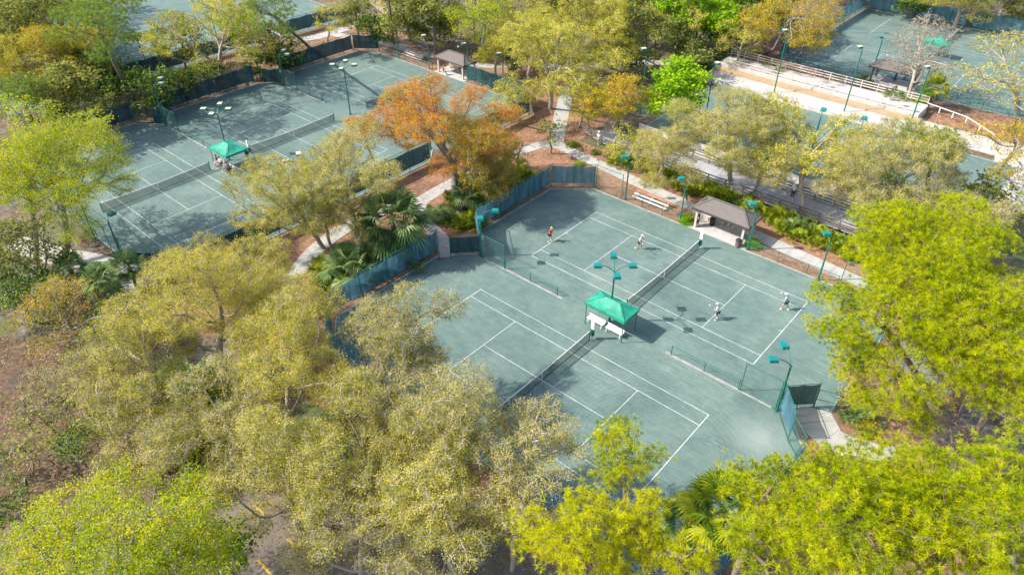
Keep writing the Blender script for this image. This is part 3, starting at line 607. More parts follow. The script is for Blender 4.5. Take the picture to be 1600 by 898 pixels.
def bicycle(loc, rz, label):
    t = thing('bicycle', label, 'bicycle', tuple(loc), rz)
    for x in (-.52, .52):
        w_ = MB(); pts = [(x+.33*math.cos(a), 0, .34+.33*math.sin(a)) for a in [2*math.pi*k/20 for k in range(21)]]; w_.tube(pts, .022, 6); wh = w_.build('wheel', 'rubber', t)
        sp = MB()
        for k in range(8): a = math.pi*k/8; sp.bar((x-.32*math.cos(a), 0, .34-.32*math.sin(a)), (x+.32*math.cos(a), 0, .34+.32*math.sin(a)), .006)
        sp.build('spokes', 'gal', wh)
    f = MB(); bb = (0, 0, .30); st = (-.18, 0, .78); hd = (.36, 0, .80)
    for p, q in ((bb, st), (bb, hd), (st, hd), (bb, (-.52, 0, .34)), (st, (-.52, 0, .34)), (hd, (.52, 0, .34))): f.tube([p, q], .022, 6)
    f.build('frame', 'red', t)
    MB().tube([(.36, 0, .8), (.33, 0, .98)], .018, 6).tube([(.2, -.28, 1.0), (.34, -.1, .98), (.34, .1, .98), (.2, .28, 1.0)], .015, 6).build('handlebar', 'rubber', t)
    MB().ball((-.2, 0, .86), .12, 10, 6, (1.1, .6, .35)).build('saddle', 'rubber', t)
    MB().box(-.62, -.3, -.16, .16, .72, .98).build('pannier_bag', 'red', t)
bicycle(G(143, 385), R(60), 'red bicycle parked beside the left corner fence under the tree')

# ------------------------------------------------------------------ boardwalk and terraces round the sunken court
def railing(pts, z, label, m='wood', h=1.05, name='railing', mids=(.35, .7)):
    P = [Vector((*p, z)) for p in pts]; o = P[0].copy(); t = thing(name, label, 'railing', tuple(o)); r = MB(); done = []
    for a, b in zip(P, P[1:]):
        a = a-o; b = b-o; n = max(1, round((b-a).length/2.2)); d = (b-a)/n
        for i in range(n+1):
            p = a+d*i
            if not any((p-q).length < .2 for q in done): done.append(p); MB().box(p.x-.06, p.x+.06, p.y-.06, p.y+.06, 0, h).build('rail_post', m, t)
        r.bar(a+Vector((0, 0, h+.02)), b+Vector((0, 0, h+.02)), .2, .05)
        for q in mids: r.bar(a+Vector((0, 0, q)), b+Vector((0, 0, q)), .05, .14)
    r.build('rails', m, t)
    return t
tk = thing('boardwalk', 'grey plank boardwalk running behind the palmetto bed', 'boardwalk', (8, 44.4, 0))
def loc(o, t): o.parent = t; o.location = (-t.location.x, -t.location.y, -t.location.z)
o = MB().poly([(-13, 44.3), (-9, 42.9), (4, 42.6), (30, 42.6), (30, 46.6), (4, 46.6), (-9.5, 47.2)], .42, .55).build('deck', 'deck'); loc(o, tk)
for i in range(16):
    for y in (42.8, 46.4): x = -8+2.5*i; loc(MB().box(x-.08, x+.08, y-.08, y+.08, 0, .42).build('deck_post', 'wood'), tk)
railing([(-13, 44.0), (-9, 42.75), (4, 42.45), (30, 42.45)], .5, 'dark timber railing along the near side of boardwalk')
railing([(-9.5, 47.3), (4, 46.75), (30, 46.75)], .5, 'dark timber railing along the court side of boardwalk')
tk = thing('ramp', 'pale plank ramp with rails at the right end of boardwalk', 'ramp', (26, 40, 0))
mb = MB(); mb.poly([(24, 40.0), (34, 40.0), (34, 42.2), (24, 42.2)], .3, .4); loc(mb.build('deck', 'deck'), tk)
railing([(24, 39.9), (34, 39.9)], .4, 'timber railing on the ramp at the right of the palmettos')
for k, (ya, yb, z, m) in enumerate(((71.3, 74.9, .55, 'sand'), (74.9, 76.6, .8, 'tan'), (76.6, 80.9, 1.2, 'sand'))):
    o = MB().box(-11, 20-k*.6, ya, yb, 0, z).build('terrace_step', m); tag(o, kind='structure')
o = MB().box(-8, 32, 47.4, 49.9, 0, .25).build('terrace_step', 'sand'); tag(o, kind='structure')
o = MB().box(-8, 32, 49.92, 50.0, 0, 1.0).build('low_wall', 'white'); tag(o, 'low white wall along near edge of the sunken court', 'wall')
railing([(-11, 81), (18.6, 81)], 1.2, 'pale timber railing along the top of the pale terraces', 'woodw')
railing([(-10, 77.1), (18.0, 77.1)], 1.0, 'pale timber railing in the middle of the pale terraces', 'woodw', .9, mids=(.45,))
railing([(18.6, 81), (24, 79.5), (28, 76)], .6, 'white rail bending right past the terraces', 'white', .8, mids=())
o = MB().box(18.5, 36, 73, 78, .0, .12).build('terrace_step', 'sand'); tag(o, kind='structure')
sheet('pale_clearing', gp((1560, 225), (1620, 230), (1640, 340), (1530, 330)), .01, 'sand')
sheet('pale_clearing', gp((1420, 490), (1520, 500), (1530, 600), (1440, 640), (1400, 560)), .01, 'conc')
sheet('tan_field', gp((574, 4), (600, 22), (640, 20), (640, -60), (574, -60)), .01, 'tan')
# dirt banks, rubble at the terrace
# ------------------------------------------------------------------ trees
def colonize(rng, A, start, D=.5, kill=.9, lean=(0, 0), iters=90, jit=.18):
    """space colonisation: returns nodes, parent index"""
    N = [np.array(p, float) for p in start]; par = [-1]+list(range(len(start)-1))
    A = A.copy(); nd = np.full(len(A), 1e9); ni = np.zeros(len(A), int); first = 0; cnt = {}
    for it in range(iters):
        new = np.array(N[first:]); k0 = first if it else max(0, len(start)-2)
        if it == 0: new = np.array(N[k0:])
        dd = np.linalg.norm(A[:, None]-new[None], axis=2); j = dd.argmin(1); dm = dd[np.arange(len(A)), j]
        up = dm < nd; nd[up] = dm[up]; ni[up] = k0+j[up]
        keep = nd > kill; A, nd, ni = A[keep], nd[keep], ni[keep]
        if not len(A): break
        first = len(N); base = np.array(N)
        d = A-base[ni]; d /= np.linalg.norm(d, axis=1)[:, None]
        u, inv = np.unique(ni, return_inverse=True); S = np.zeros((len(u), 3)); np.add.at(S, inv, d)
        S += rng.normal(0, jit, S.shape); S /= np.linalg.norm(S, axis=1)[:, None]+1e-9
        added = 0
        for q, s in zip(u, S):
            c = cnt.get(q, 0)
            if c >= 3: continue
            cnt[q] = c+1; N.append(base[q]+s*D); par.append(int(q)); added += 1
        if not added: break
    return np.array(N), np.array(par)
def radii(par, rt, Rt, p=2.2):
    n = len(par); r = np.zeros(n); tips = np.zeros(n); ch = np.bincount(par[par >= 0], minlength=n)
    for i in range(n-1, -1, -1):
        if ch[i] == 0: r[i] = 1; tips[i] = 1
        if par[i] >= 0: r[par[i]] += r[i]; tips[par[i]] += tips[i]
    r = r**(1/p); r = rt+(Rt-rt)*((r-1)/max(r.max()-1, 1e-6)); return r, tips
def limbs(name, N, par, r, mat, parent, sel=None):
    idx = np.where(par >= 0)[0]
    if sel is not None: idx = idx[sel[idx]]
    for_all = []; V = []; F = []; off = 0
    for lo, hi, k in ((.05, 9, 7), (0, .05, 3)):
        ii = idx[(r[idx] >= lo) & (r[idx] < hi)]
        if not len(ii): continue
        a = N[par[ii]]; b = N[ii]; d = b-a; ln = np.linalg.norm(d, axis=1)[:, None]+1e-9; d = d/ln
        b = b+d*r[ii][:, None]*.3; a = a-d*r[ii][:, None]*.2
        h = np.where(np.abs(d[:, 2:3]) > .9, np.array([[1., 0, 0]]), np.array([[0, 0, 1.]])); x = np.cross(d, h); x /= np.linalg.norm(x, axis=1)[:, None]; y = np.cross(d, x)
        ra = np.minimum(r[par[ii]], r[ii]*1.35)[:, None]; rb = r[ii][:, None]
        for P, rr in ((a, ra), (b, rb)): 
            for j in range(k):
                t = 2*math.pi*j/k; V.append((P+(x*math.cos(t)+y*math.sin(t))*rr)[:, None])
        vs = np.concatenate(V[-2*k:], 1); V = V[:-2*k]; for_all.append(vs.reshape(-1, 3)); n = len(ii)
        base = off+np.arange(n)[:, None]*2*k; q = []
        for j in range(k): j2 = (j+1) % k; q.append(np.stack([base[:, 0]+j, base[:, 0]+j2, base[:, 0]+k+j2, base[:, 0]+k+j], 1))
        F.append(np.concatenate(q)); off += n*2*k
    return npmesh(name, np.concatenate(for_all), np.concatenate(F), mat, parent, None, True)
def unit(v): return v/(np.linalg.norm(v, axis=-1, keepdims=True)+1e-9)
def leaves(rng, C, per, sig, size, ctint, upb=1.7, ratio=.55, flat=.7):
    n = len(C)*per; P = np.repeat(C, per, 0)+rng.normal(0, 1, (n, 3))*np.array([sig, sig, sig*flat])*np.repeat(rng.uniform(.55, 1.25, len(C)), per)[:, None]; ti = np.repeat(ctint, per)+rng.normal(0, .07, n)
    nr = unit(rng.normal(0, 1, (n, 3))+np.array([0, 0, upb])); h = unit(np.cross(nr, rng.normal(0, 1, (n, 3)))); k = np.cross(nr, h)
    s = (size*rng.uniform(.6, 1.3, n))[:, None]
    V = np.stack([P-h*s*.5, P+k*s*ratio*.5, P+h*s*.5, P-k*s*ratio*.5], 1).reshape(-1, 3)
    return V, np.arange(n*4).reshape(-1, 4), np.repeat(np.clip(ti, 0, 1), 4)
def tufts(rng, C, Dr, per, ln, wd, ctint, spread=1.0):
    n = len(C)*per; P = np.repeat(C, per, 0); d = unit(rng.normal(0, 1, (n, 3))*spread+np.repeat(Dr, per, 0)*.35+np.array([0, 0, .45])); l = (ln*rng.uniform(.7, 1.15, n))[:, None]
    side = unit(np.cross(d, rng.normal(0, 1, (n, 3))))*wd*.5; P = P+d*.03
    V = np.stack([P-side, P+side, P+d*l+np.array([0, 0, -.02])], 1).reshape(-1, 3)
    t = np.repeat(ctint, per)+rng.normal(0, .1, n); T = np.stack([t-.4, t-.4, t+.2], 1).ravel()
    return V, np.arange(n*3).reshape(-1, 3), np.clip(T, 0, 1)
KIND = {  # bark, leaf, tip radius, step, kill, leaves per node, sigma, size, moss, tips<=
    'oak': dict(bark='twig', leaf='oak', per=84, sig=.22, size=.066, moss=.25, D=.42, kill=.75, dens=1.0, tint=.5),
    'oakthin': dict(bark='twig', leaf='oak', per=56, sig=.22, size=.064, moss=.35, D=.40, kill=.7, dens=1.05, tint=.5),
    'oakg': dict(bark='twig', leaf='oakg', per=88, sig=.22, size=.068, moss=.12, D=.42, kill=.78, dens=1.0, tint=.5),
    'lime': dict(bark='bark', leaf='lime', per=64, sig=.26, size=.088, moss=0, D=.45, kill=.76, dens=1.35, tint=.5),
    'green': dict(bark='bark', leaf='green', per=24, sig=.36, size=.22, moss=0, D=.5, kill=.85, dens=.9, tint=.5),
    'dark': dict(bark='bark', leaf='dark', per=20, sig=.38, size=.22, moss=.0, D=.5, kill=.9, dens=.8, tint=.5),
    'mid': dict(bark='bark', leaf='mid', per=20, sig=.36, size=.2, moss=.1, D=.5, kill=.85, dens=.9, tint=.5),
    'rust': dict(bark='bark', leaf='rust', per=60, sig=.28, size=.1, moss=.1, D=.42, kill=.72, dens=1.7, tint=.5),
    'gold': dict(bark='bark', leaf='gold', per=44, sig=.26, size=.098, moss=.05, D=.45, kill=.8, dens=1.3, tint=.5),
    'bare': dict(bark='twig', leaf='grey', per=4, sig=.25, size=.12, moss=.1, D=.38, kill=.6, dens=1.4, tint=.5),
}
def crownpoints(rng, rx, rz, n, sub=9, hollow=.55):
    """attractors in clumps over an uneven crown"""
    c = []
    for i in range(sub):
        d = unit(rng.normal(0, 1, 3)+np.array([0, 0, .35])); q = rng.uniform(.42, 1.0)**.7; c.append((d*np.array([rx, rx, rz])*q*.9, rng.uniform(.16, .36)))
    c.append((np.zeros(3), .3)); P = []
    w_ = np.array([s**2 for _, s in c]); w_ /= w_.sum(); cnt = rng.multinomial(n, w_)
    for (o, s), k in zip(c, cnt):
        d = unit(rng.normal(0, 1, (k, 3))); d[:, 2] = np.abs(d[:, 2])*np.where(rng.random(k) < .3, -1, 1); rr = rng.uniform(hollow, 1, k)[:, None]**.5
        P.append(o+d*rr*np.array([rx*1.12, rx*1.12, (rz*.35+rx*.36)])*s)
    return np.concatenate(P)
def tree(kind, cpx, rpx, zc, rz, label, base=None, seed=0, fork=.45, name='tree', cat='tree', group=None, Rt=None, stems=1, rx=None, sub=9, thin=1.0, leafkey=None):
    k = KIND[kind]; rng = np.random.default_rng(1000+seed)
    C = G(cpx[0], cpx[1], zc) if len(cpx) == 2 else np.array([cpx[0], cpx[1], zc]); dist = np.linalg.norm(C-CAM); rx = rx or rpx*1.08*dist/CF
    B = C.copy() if base is None else np.array(G(*base))
    B[2] = 0
    if base is None: B[:2] += rng.uniform(-.8, .8, 2)
    rz = rz*rx if rz < 1.01 else rz
    far = dist > 82; n = int(min(4200, (95 if not far else 45)*rx*rx*(.6+.2*rz)*k['dens'])); n = max(n, 170)
    A = crownpoints(rng, rx, rz, n, int(sub*1.7))+C-B; A = A[A[:, 2] > .8]
    t = thing(name, label, cat, tuple(B), 0, group)
    top = (C-B)*np.array([1, 1, 0])*fork*.8+np.array([0, 0, max(1.2, (zc-rz)*.75 if zc-rz > 2 else zc*fork)])
    st = [np.zeros(3)]; m = max(4, int(np.linalg.norm(top)/.5))
    for i in range(1, m+1): f = i/m; st.append(top*f+np.array([math.sin(f*4+seed)*.15, math.cos(f*3+seed)*.12, 0])*f)
    N, par = colonize(rng, A, st, k['D'], k['kill']*(.78 if not far else 1), iters=int(30+3.6*rx/k['D']))
    Rt = Rt or .06+.03*rx
    r, tips = radii(par, .021 if not far else .02, Rt)
    limbs('trunk', N, par, r, M[k['bark']] if kind != 'oak' else M['twig'], t)
    term = np.where((tips <= 5) & (N[:, 2] > top[2]*.8))[0]
    lim = {'far': 1}.get(kind, 1); per = max(1, int(round(k['per']*thin)))
    ct = rng.normal(k['tint']+.04, .24, len(term)); per = max(1, int(per*(1.0 if not far else (.4 if k['size'] < .1 else .8))))
    V, F, T = leaves(rng, N[term], per, k['sig']*(1.25 if far else 1.1), k['size']*((2.6 if k['size'] < .07 else 1.9) if far else 1.2), ct, ratio=.7)
    npmesh('crown', V, F, L[leafkey or k['leaf']], t, T)
    if not far:
        dr = unit(N[term]-N[np.maximum(par[term], 0)]); pt = {'oakthin': 11, 'bare': 10, 'oak': 8, 'oakg': 5}.get(kind, 3)
        V2, F2, _ = tufts(rng, N[term], dr, pt, .6, .028, ct, .8); npmesh('twigs', V2, F2, M['twig'], t)
    if k['moss']:
        sel = term[rng.random(len(term)) < k['moss']*.5]; per = 6; n = len(sel)*per
        if n:
            P = np.repeat(N[sel], per, 0)+rng.normal(0, .12, (n, 3)); a = rng.uniform(0, 6.28, n); s = np.stack([np.cos(a), np.sin(a), 0*a], 1)*.02; l = rng.uniform(.25, .7, n)
            dn = np.stack([rng.normal(0, .05, n), rng.normal(0, .05, n), -l], 1)
            V = np.stack([P-s, P+s, P+dn], 1).reshape(-1, 3); tag(npmesh('hanging_moss', V, np.arange(n*3).reshape(-1, 3), L['moss'], t, np.repeat(rng.random(n), 3)), kind='stuff')
    return t
def pine(cpx, rpx, zc, rz, label, base=None, seed=0, leaf='pine', dens=1.0, Rt=.28, sub=12, rx=None, group=None, flat=.5, ln=.26):
    rng = np.random.default_rng(5000+seed); C = G(cpx[0], cpx[1], zc) if len(cpx) == 2 else np.array([cpx[0], cpx[1], zc]); dist = np.linalg.norm(C-CAM); rx = rx or rpx*dist/CF
    B = C.copy() if base is None else np.array(G(*base)); B[2] = 0
    rz = rz*rx if rz < 1.01 else rz
    n = int(min(6500, 240*rx*rx*dens)); n = max(n, 160); sub = int(sub*1.6)
    # flattened pads of foliage
    P = []
    for i in range(sub):
        d = unit(rng.normal(0, 1, 3)+np.array([0, 0, .2])); q = rng.uniform(.35, .85); o = d*np.array([rx, rx, rz])*q; s = rng.uniform(.20, .34)*rx; k = n//sub
        u = unit(rng.normal(0, 1, (k, 3)))*rng.uniform(.3, 1, (k, 1))**.5*np.array([s, s, s*flat]); u[:, 2] = np.where(rng.random(k) < .75, np.abs(u[:, 2]), u[:, 2]); P.append(o+u)
    A = np.concatenate(P)+C-B; t = thing('pine_tree', label, 'pine tree', tuple(B), 0, group)
    top = np.array([*((C-B)[:2]*.85), max(zc-rz*.4, 1)]); m = max(6, int(np.linalg.norm(top)/.6))
    st = [np.zeros(3)]
    for i in range(1, m+1): f = i/m; st.append(top*f+np.array([math.sin(f*5+seed)*.2, math.cos(f*4+seed)*.2, 0])*f*(1-f)*2)
    # limbs may leave the upper trunk
    par0 = list(range(-1, len(st)-1))
    N, par = colonize_trunk(rng, A, st, zc-rz*1.1)
    r, tips = radii(par, .012, Rt*.8, 1.75); r[:len(st)] = np.maximum(r[:len(st)], np.linspace(Rt, Rt*.45, len(st)))
    limbs('trunk', N, par, r, M['pbark'], t)
    term = np.where((tips <= 5) & (N[:, 2] > 1))[0]; term = term[term >= len(st)]
    d = unit(N[term]-N[par[term]]); ct = rng.normal(.62, .22, len(term)); s = np.repeat(np.arange(len(term)), 3 if dist < 60 else 1); C2 = N[term][s]+rng.normal(0, .22, (len(s), 3))
    V, F, T = tufts(rng, C2, d[s], 28 if dist < 60 else 26, ln*(1.0 if dist < 60 else 1.2), .024 if dist < 60 else .03, ct[s]); npmesh('crown', V, F, L[leaf], t, T)
    return t
def colonize_trunk(rng, A, st, zmin):
    N0 = np.array(st); k0 = max(1, int(np.searchsorted(N0[:, 2], zmin)))
    k0 = min(k0, len(st)-2)
    # graft: attractors see all trunk nodes from k0 up
    N = [p for p in N0]; par = list(range(-1, len(st)-1)); nd = np.full(len(A), 1e9); ni = np.zeros(len(A), int); first = k0; cnt = {}
    for it in range(60):
        new = np.array(N[first:]); dd = np.linalg.norm(A[:, None]-new[None], axis=2); j = dd.argmin(1); dm = dd[np.arange(len(A)), j]; up = dm < nd; nd[up] = dm[up]; ni[up] = first+j[up]
        keep = nd > .35; A, nd, ni = A[keep], nd[keep], ni[keep]
        if not len(A): break
        first = len(N); base = np.array(N); d = unit(A-base[ni]); u, inv = np.unique(ni, return_inverse=True); S = np.zeros((len(u), 3)); np.add.at(S, inv, d)
        S = unit(S+rng.normal(0, .15, S.shape)); ad = 0
        for q, s in zip(u, S):
            if cnt.get(q, 0) >= 3: continue
            cnt[q] = cnt.get(q, 0)+1; N.append(base[q]+s*.42); par.append(int(q)); ad += 1
        if not ad: break
    return np.array(N), np.array(par)
# fans (palms, palmettos)
def fans(rng, O, Dr, pet, L_, nb=12, spread=1.9, droop=.25, wd=.09):
    """O origins, Dr unit directions of petiole; returns blades as kites"""
    n = len(O); hub = O+Dr*pet[:, None]; side = unit(np.cross(Dr, np.array([0, 0, 1.])+rng.normal(0, .05, (n, 3)))); nrm = np.cross(side, Dr); V = []; T = []
    tt = rng.random(n)
    for j in range(nb):
        a = (j/(nb-1)-.5)*2*spread; l = (L_*(1-.25*abs(a)/spread))[:, None]; d = unit(Dr*math.cos(a)+side*math.sin(a)+nrm*.12*math.cos(a*3)); pr = unit(np.cross(d, nrm))*wd/2
        mid = hub+d*l*.55; tip = hub+d*l+np.array([0, 0, -1.])*l*droop*rng.uniform(.6, 1.4, (n, 1))
        V.append(np.stack([hub, mid-pr, tip, mid+pr], 1)); T.append(tt+rng.normal(0, .1, n))
    pr = side*.02; V.append(np.stack([O-pr, O+pr, hub+pr*.6, hub-pr*.6], 1)); T.append(tt*.5)
    V = np.stack(V, 1).reshape(-1, 3); T = np.repeat(np.stack(T, 1).ravel(), 4); return V, np.arange(len(V)).reshape(-1, 4), np.clip(T, 0, 1)
def palm(q, h, label, seed=0, n=34, size=1.0, leaf='palm', group=None):
    rng = np.random.default_rng(7000+seed); B = G(*q); t = thing('cabbage_palm', label, 'palm tree', tuple(B), 0, group)
    lean = rng.normal(0, .03, 2)*h; st = [(lean[0]*f*f, lean[1]*f*f, h*f) for f in np.linspace(0, 1, 8)]
    MB().tube(st, [.24, .18, .16, .16, .17, .2, .24, .2], 9).build('trunk', 'palmbark', t, True)
    az = np.arange(n)*2.4+rng.normal(0, .2, n); el = np.linspace(1.25, -.55, n)+rng.normal(0, .08, n); D = np.stack([np.cos(az)*np.cos(el), np.sin(az)*np.cos(el), np.sin(el)], 1)
    O = np.tile(np.array(st[-1]), (n, 1)); V, F, T = fans(rng, O, D, rng.uniform(.9, 1.3, n)*size, rng.uniform(.85, 1.15, n)*size, 18, 1.75, .30, .1*size)
    npmesh('crown', V, F, L[leaf], t, T)
    m = 9; az = rng.uniform(0, 6.28, m); el = rng.uniform(-1.25, -.8, m); D = np.stack([np.cos(az)*np.cos(el), np.sin(az)*np.cos(el), np.sin(el)], 1); V, F, T = fans(rng, np.tile(np.array(st[-1])-[0, 0, .2], (m, 1)), D, np.full(m, .6)*size, np.full(m, .8)*size, 10, 1.2, .4, .1)
    npmesh('dead_fronds', V, F, L['dead'], t, T); return t
def palmetto_arrays(rng, pts, n=14, size=.8):
    O = []; D = []
    for p in pts:
        az = rng.uniform(0, 6.28, n); el = rng.uniform(.25, 1.35, n); O.append(np.tile([p[0], p[1], .08], (n, 1))+rng.normal(0, .12, (n, 3))*[1, 1, .2]); D.append(np.stack([np.cos(az)*np.cos(el), np.sin(az)*np.cos(el), np.sin(el)], 1))
    O = np.concatenate(O); D = np.concatenate(D); return fans(rng, O, D, rng.uniform(.45, .95, len(O))*size, rng.uniform(.45, .7, len(O))*size, 10, 1.5, .2, .075)
def inpoly(p, poly):
    x, y = p; c = False
    for (x1, y1), (x2, y2) in zip(poly, poly[1:]+poly[:1]):
        if (y1 > y) != (y2 > y) and x < (x2-x1)*(y-y1)/(y2-y1)+x1: c = not c
    return c
def scatter(rng, poly, dens):
    xs = [p[0] for p in poly]; ys = [p[1] for p in poly]; n = int((max(xs)-min(xs))*(max(ys)-min(ys))*dens); out = []
    for _ in range(n):
        p = (rng.uniform(min(xs), max(xs)), rng.uniform(min(ys), max(ys)))
        if inpoly(p, poly): out.append(p)
    return out
def bed(name, label, poly, dens=1.3, leaf='palmy', size=.85, seed=0, n=14):
    rng = np.random.default_rng(8000+seed); pts = scatter(rng, poly, dens)
    if not pts: return
    V, F, T = palmetto_arrays(rng, pts, n, size); V[:, 2] = np.maximum(V[:, 2], .05); o = npmesh(name, V, F, L[leaf], None, T); tag(o, label, 'undergrowth', None, 'stuff')
def brush(label, poly, dens, leaf='mid', hmax=1.2, seed=0, per=26, size=.16, sig=.35, name='undergrowth'):
    rng = np.random.default_rng(8500+seed); pts = scatter(rng, poly, dens)
    if not pts: return
    P = np.array([[x, y, rng.uniform(.15, hmax)] for x, y in pts]); V, F, T = leaves(rng, P, per, sig, size, rng.normal(.5, .2, len(P))); V[:, 2] = np.maximum(V[:, 2], .03)
    o = npmesh(name, V, F, L[leaf], None, T); tag(o, label, 'undergrowth', None, 'stuff')
def shrub(q, r, h, label, leaf='mid', seed=0, group=None, round_=False, size=.12):
    rng = np.random.default_rng(9000+seed); B = G(*q); t = thing('shrub', label, 'shrub', tuple(B), 0, group)
    d = unit(rng.normal(0, 1, (70, 3))); d[:, 2] = np.abs(d[:, 2]); P = d*np.array([r, r, h])*(rng.uniform(.85, 1, (70, 1)) if round_ else rng.uniform(.5, 1.05, (70, 1)))
    V, F, T = leaves(rng, P, 34, .16 if round_ else .24, size, rng.normal(.5, .12, 70)); V[:, 2] = np.maximum(V[:, 2], .02); npmesh('foliage', V, F, L[leaf], t, T)
    m = MB()
    for p in P[:12]: m.tube([(0, 0, 0), tuple(p*.5+np.array([0, 0, .1])), tuple(p*.95)], [.03, .02, .008], 5)
    m.build('stems', 'bark', t); return t
def palmetto(q, label, n=4, seed=0, leaf='palmy', spread=.8, size=1.0, group=None):
    rng = np.random.default_rng(9500+seed); B = G(*q); t = thing('palmetto', label, 'palmetto shrub', tuple(B), 0, group)
    V, F, T = palmetto_arrays(rng, rng.normal(0, spread*.5, (n, 2)), 16, size); V[:, 2] = np.maximum(V[:, 2], .04); npmesh('fronds', V, F, L[leaf], t, T)
    m = MB()
    for i in range(3): a = i*2.1; m.tube([(0, 0, .02), (.3*math.cos(a), .3*math.sin(a), .15)], .08, 6)
    m.build('stem', 'palmbark', t); return t

GO = 'live oaks around the courts'; GP = 'pines around the courts'; GB = 'trees in the woods beyond the courts'
oak = lambda *a, **k: tree(*a, name='oak_tree', cat='oak tree', **k)
# --- near oak mass at lower left
oak('oakg', (335, 485), 130, 6.8, .8, 'golden oak with bare grey limbs showing, above the dark shrubs at left', seed=1, group=GO)
oak('oak', (250, 575), 100, 5.6, .8, 'loose olive oak at left edge of the oak mass, next to brown clearing', seed=2, group=GO)
oak('oakthin', (190, 660), 70, 4.5, .6, 'small thin oak in the brown clearing above the bright green shrubs', seed=3, group=GO)
oak('oakg', (445, 590), 120, 6.4, .85, 'golden oak just below the grey limbed one', seed=4, group=GO)
oak('oakg', (450, 490), 74, 6.0, .6, 'yellow oak left of the blue fence corner', base=(455, 555), seed=5, group=GO)
oak('oakthin', (622, 508), 98, 7.5, .6, 'thin pale oak reaching over the near court left baseline', base=(560, 640), seed=6, group=GO)
oak('oakthin', (600, 590), 92, 6.8, .8, 'sparse oak between golden oak and the near court', base=(560, 720), seed=7, group=GO)
oak('oakthin', (735, 660), 105, 8.5, .55, 'pale twiggy oak covering the lower end of the near net', base=(705, 815), seed=8, group=GO, sub=12)
oak('oakthin', (830, 690), 82, 8.0, .6, 'grey twigged oak over the near court sideline', base=(800, 860), seed=9, group=GO, sub=12)
oak('oak', (590, 705), 122, 6.6, .85, 'broad mossy oak at the centre of the oak mass', seed=10, group=GO)
oak('oak', (440, 735), 115, 6.2, .85, 'olive oak leaning over the parking stripes', seed=11, group=GO)
oak('oak', (700, 820), 118, 6.2, .85, 'olive oak at bottom, left of the brightest yellow pine', seed=12, group=GO)
oak('oakthin', (560, 840), 95, 5.6, .85, 'sparse mossy oak at the bottom edge', seed=13, group=GO)
oak('oakthin', (820, 790), 80, 7.5, .6, 'thin oak between near court corner and yellow pine', base=(800, 890), seed=14, group=GO)
oak('oakthin', (350, 650), 95, 5.2, .85, 'thin oak over the dirt strip, left of centre', seed=15, group=GO)
tree('lime', (155, 892), 160, 7.4, .48, 'bright lime leafed tree filling the bottom left corner', seed=20, sub=14, name='leafy_tree')
tree('lime', (285, 810), 72, 6.5, .6, 'smaller yellow lime tree beside the parking stripes', seed=21, name='leafy_tree')
tree('green', (335, 860), 45, 4.5, .6, 'low green leafed tree between two yellow stripes', seed=22, name='leafy_tree')
oak('oakthin', (160, 590), 62, 5.0, .7, 'pale thin oak at the upper end of the brown clearing', seed=16, group=GO)
oak('oak', (255, 690), 55, 3.6, .7, 'low olive oak sprouting beside the dry branches', seed=17, group=GO, thin=.7)
oak('oakg', (390, 420), 70, 6.0, .7, 'golden oak at the top of the oak mass by the dark mulch strip', base=(395, 470), seed=18, group=GO)
oak('oak', (660, 730), 90, 7.0, .7, 'mossy oak with white limbs over orange litter', seed=19, group=GO)
tree('mid', (120, 640), 40, 2.2, .7, 'grey green sapling in the middle of clearing weeds', seed=29, name='small_tree', thin=.6)
# --- left edge
tree('gold', (45, 225), 95, 10, .55, 'yellow crowned tree at the left edge below the forest', base=(60, 430), seed=23, name='leafy_tree', leafkey='lime')
tree('lime', (118, 285), 110, 9, .6, 'large bright yellow green tree over the left court, with leaning grey trunk', base=(98, 412), seed=24, name='leafy_tree', sub=12)
tree('mid', (40, 395), 62, 4.5, .7, 'olive bushy tree at the left edge under the yellow crown', seed=25, name='leafy_tree')
tree('dark', (30, 460), 48, 3.5, .7, 'dark bushy tree at left edge above the brown clearing', seed=26, name='leafy_tree')
tree('gold', (105, 490), 62, 5, .6, 'thin yellow tree left of the palms', seed=27, name='leafy_tree', thin=.6)
tree('dark', (190, 500), 45, 3, .7, 'dark green shrubby tree between thin yellow tree and golden oak', seed=28, name='leafy_tree')
palm((172, 480), 3.0, 'cabbage palm in the bushes below the bicycle', 1); palm((215, 450), 2.4, 'smaller cabbage palm beside the fence corner at left', 2); palm((118, 440), 1.4, 'short palm left of the bicycle path', 3)
# --- centre between the complexes
oak('oakg', (440, 315), 84, 6.2, .75, 'left one of the two oaks between the complexes, on a leaning trunk', base=(506, 388), seed=30, group=GO, leafkey='oak')
oak('oak', (545, 278), 90, 7.6, .7, 'taller oak of the pair, right behind the big palm', base=(568, 398), seed=31, group=GO, sub=12)
oak('oak', (540, 350), 34, 5, .6, 'small lower crown beside the tall oak trunk', base=(575, 402), seed=32, group=GO)
tree('rust', (700, 200), 104, 8.4, .85, 'tall tree with rust orange leaves over the far left courts', base=(718, 332), seed=33, name='rust_tree', sub=13, Rt=.42)
tree('gold', (748, 252), 70, 6.0, .85, 'yellow crowned tree standing against the rust orange one', base=(728, 322), seed=34, name='leafy_tree')
tree('rust', (560, 205), 30, 9, .6, 'small orange crown tip left of the large rust tree', base=(600, 330), seed=35, name='rust_tree')
tree('rust', (775, 195), 40, 7, .8, 'narrow rusty green tree at right side of the rust tree', base=(775, 290), seed=36, name='rust_tree')
palm((622, 400), 3.9, 'large cabbage palm beside the curved court path', 4, 50, 2.0)
palm((548, 440), 1.5, 'low dark palm left of the blue fence', 5, 32, 1.5); palm((598, 420), 1.0, 'low palm at the foot of the large palm', 6, 26, .8, 'palm')
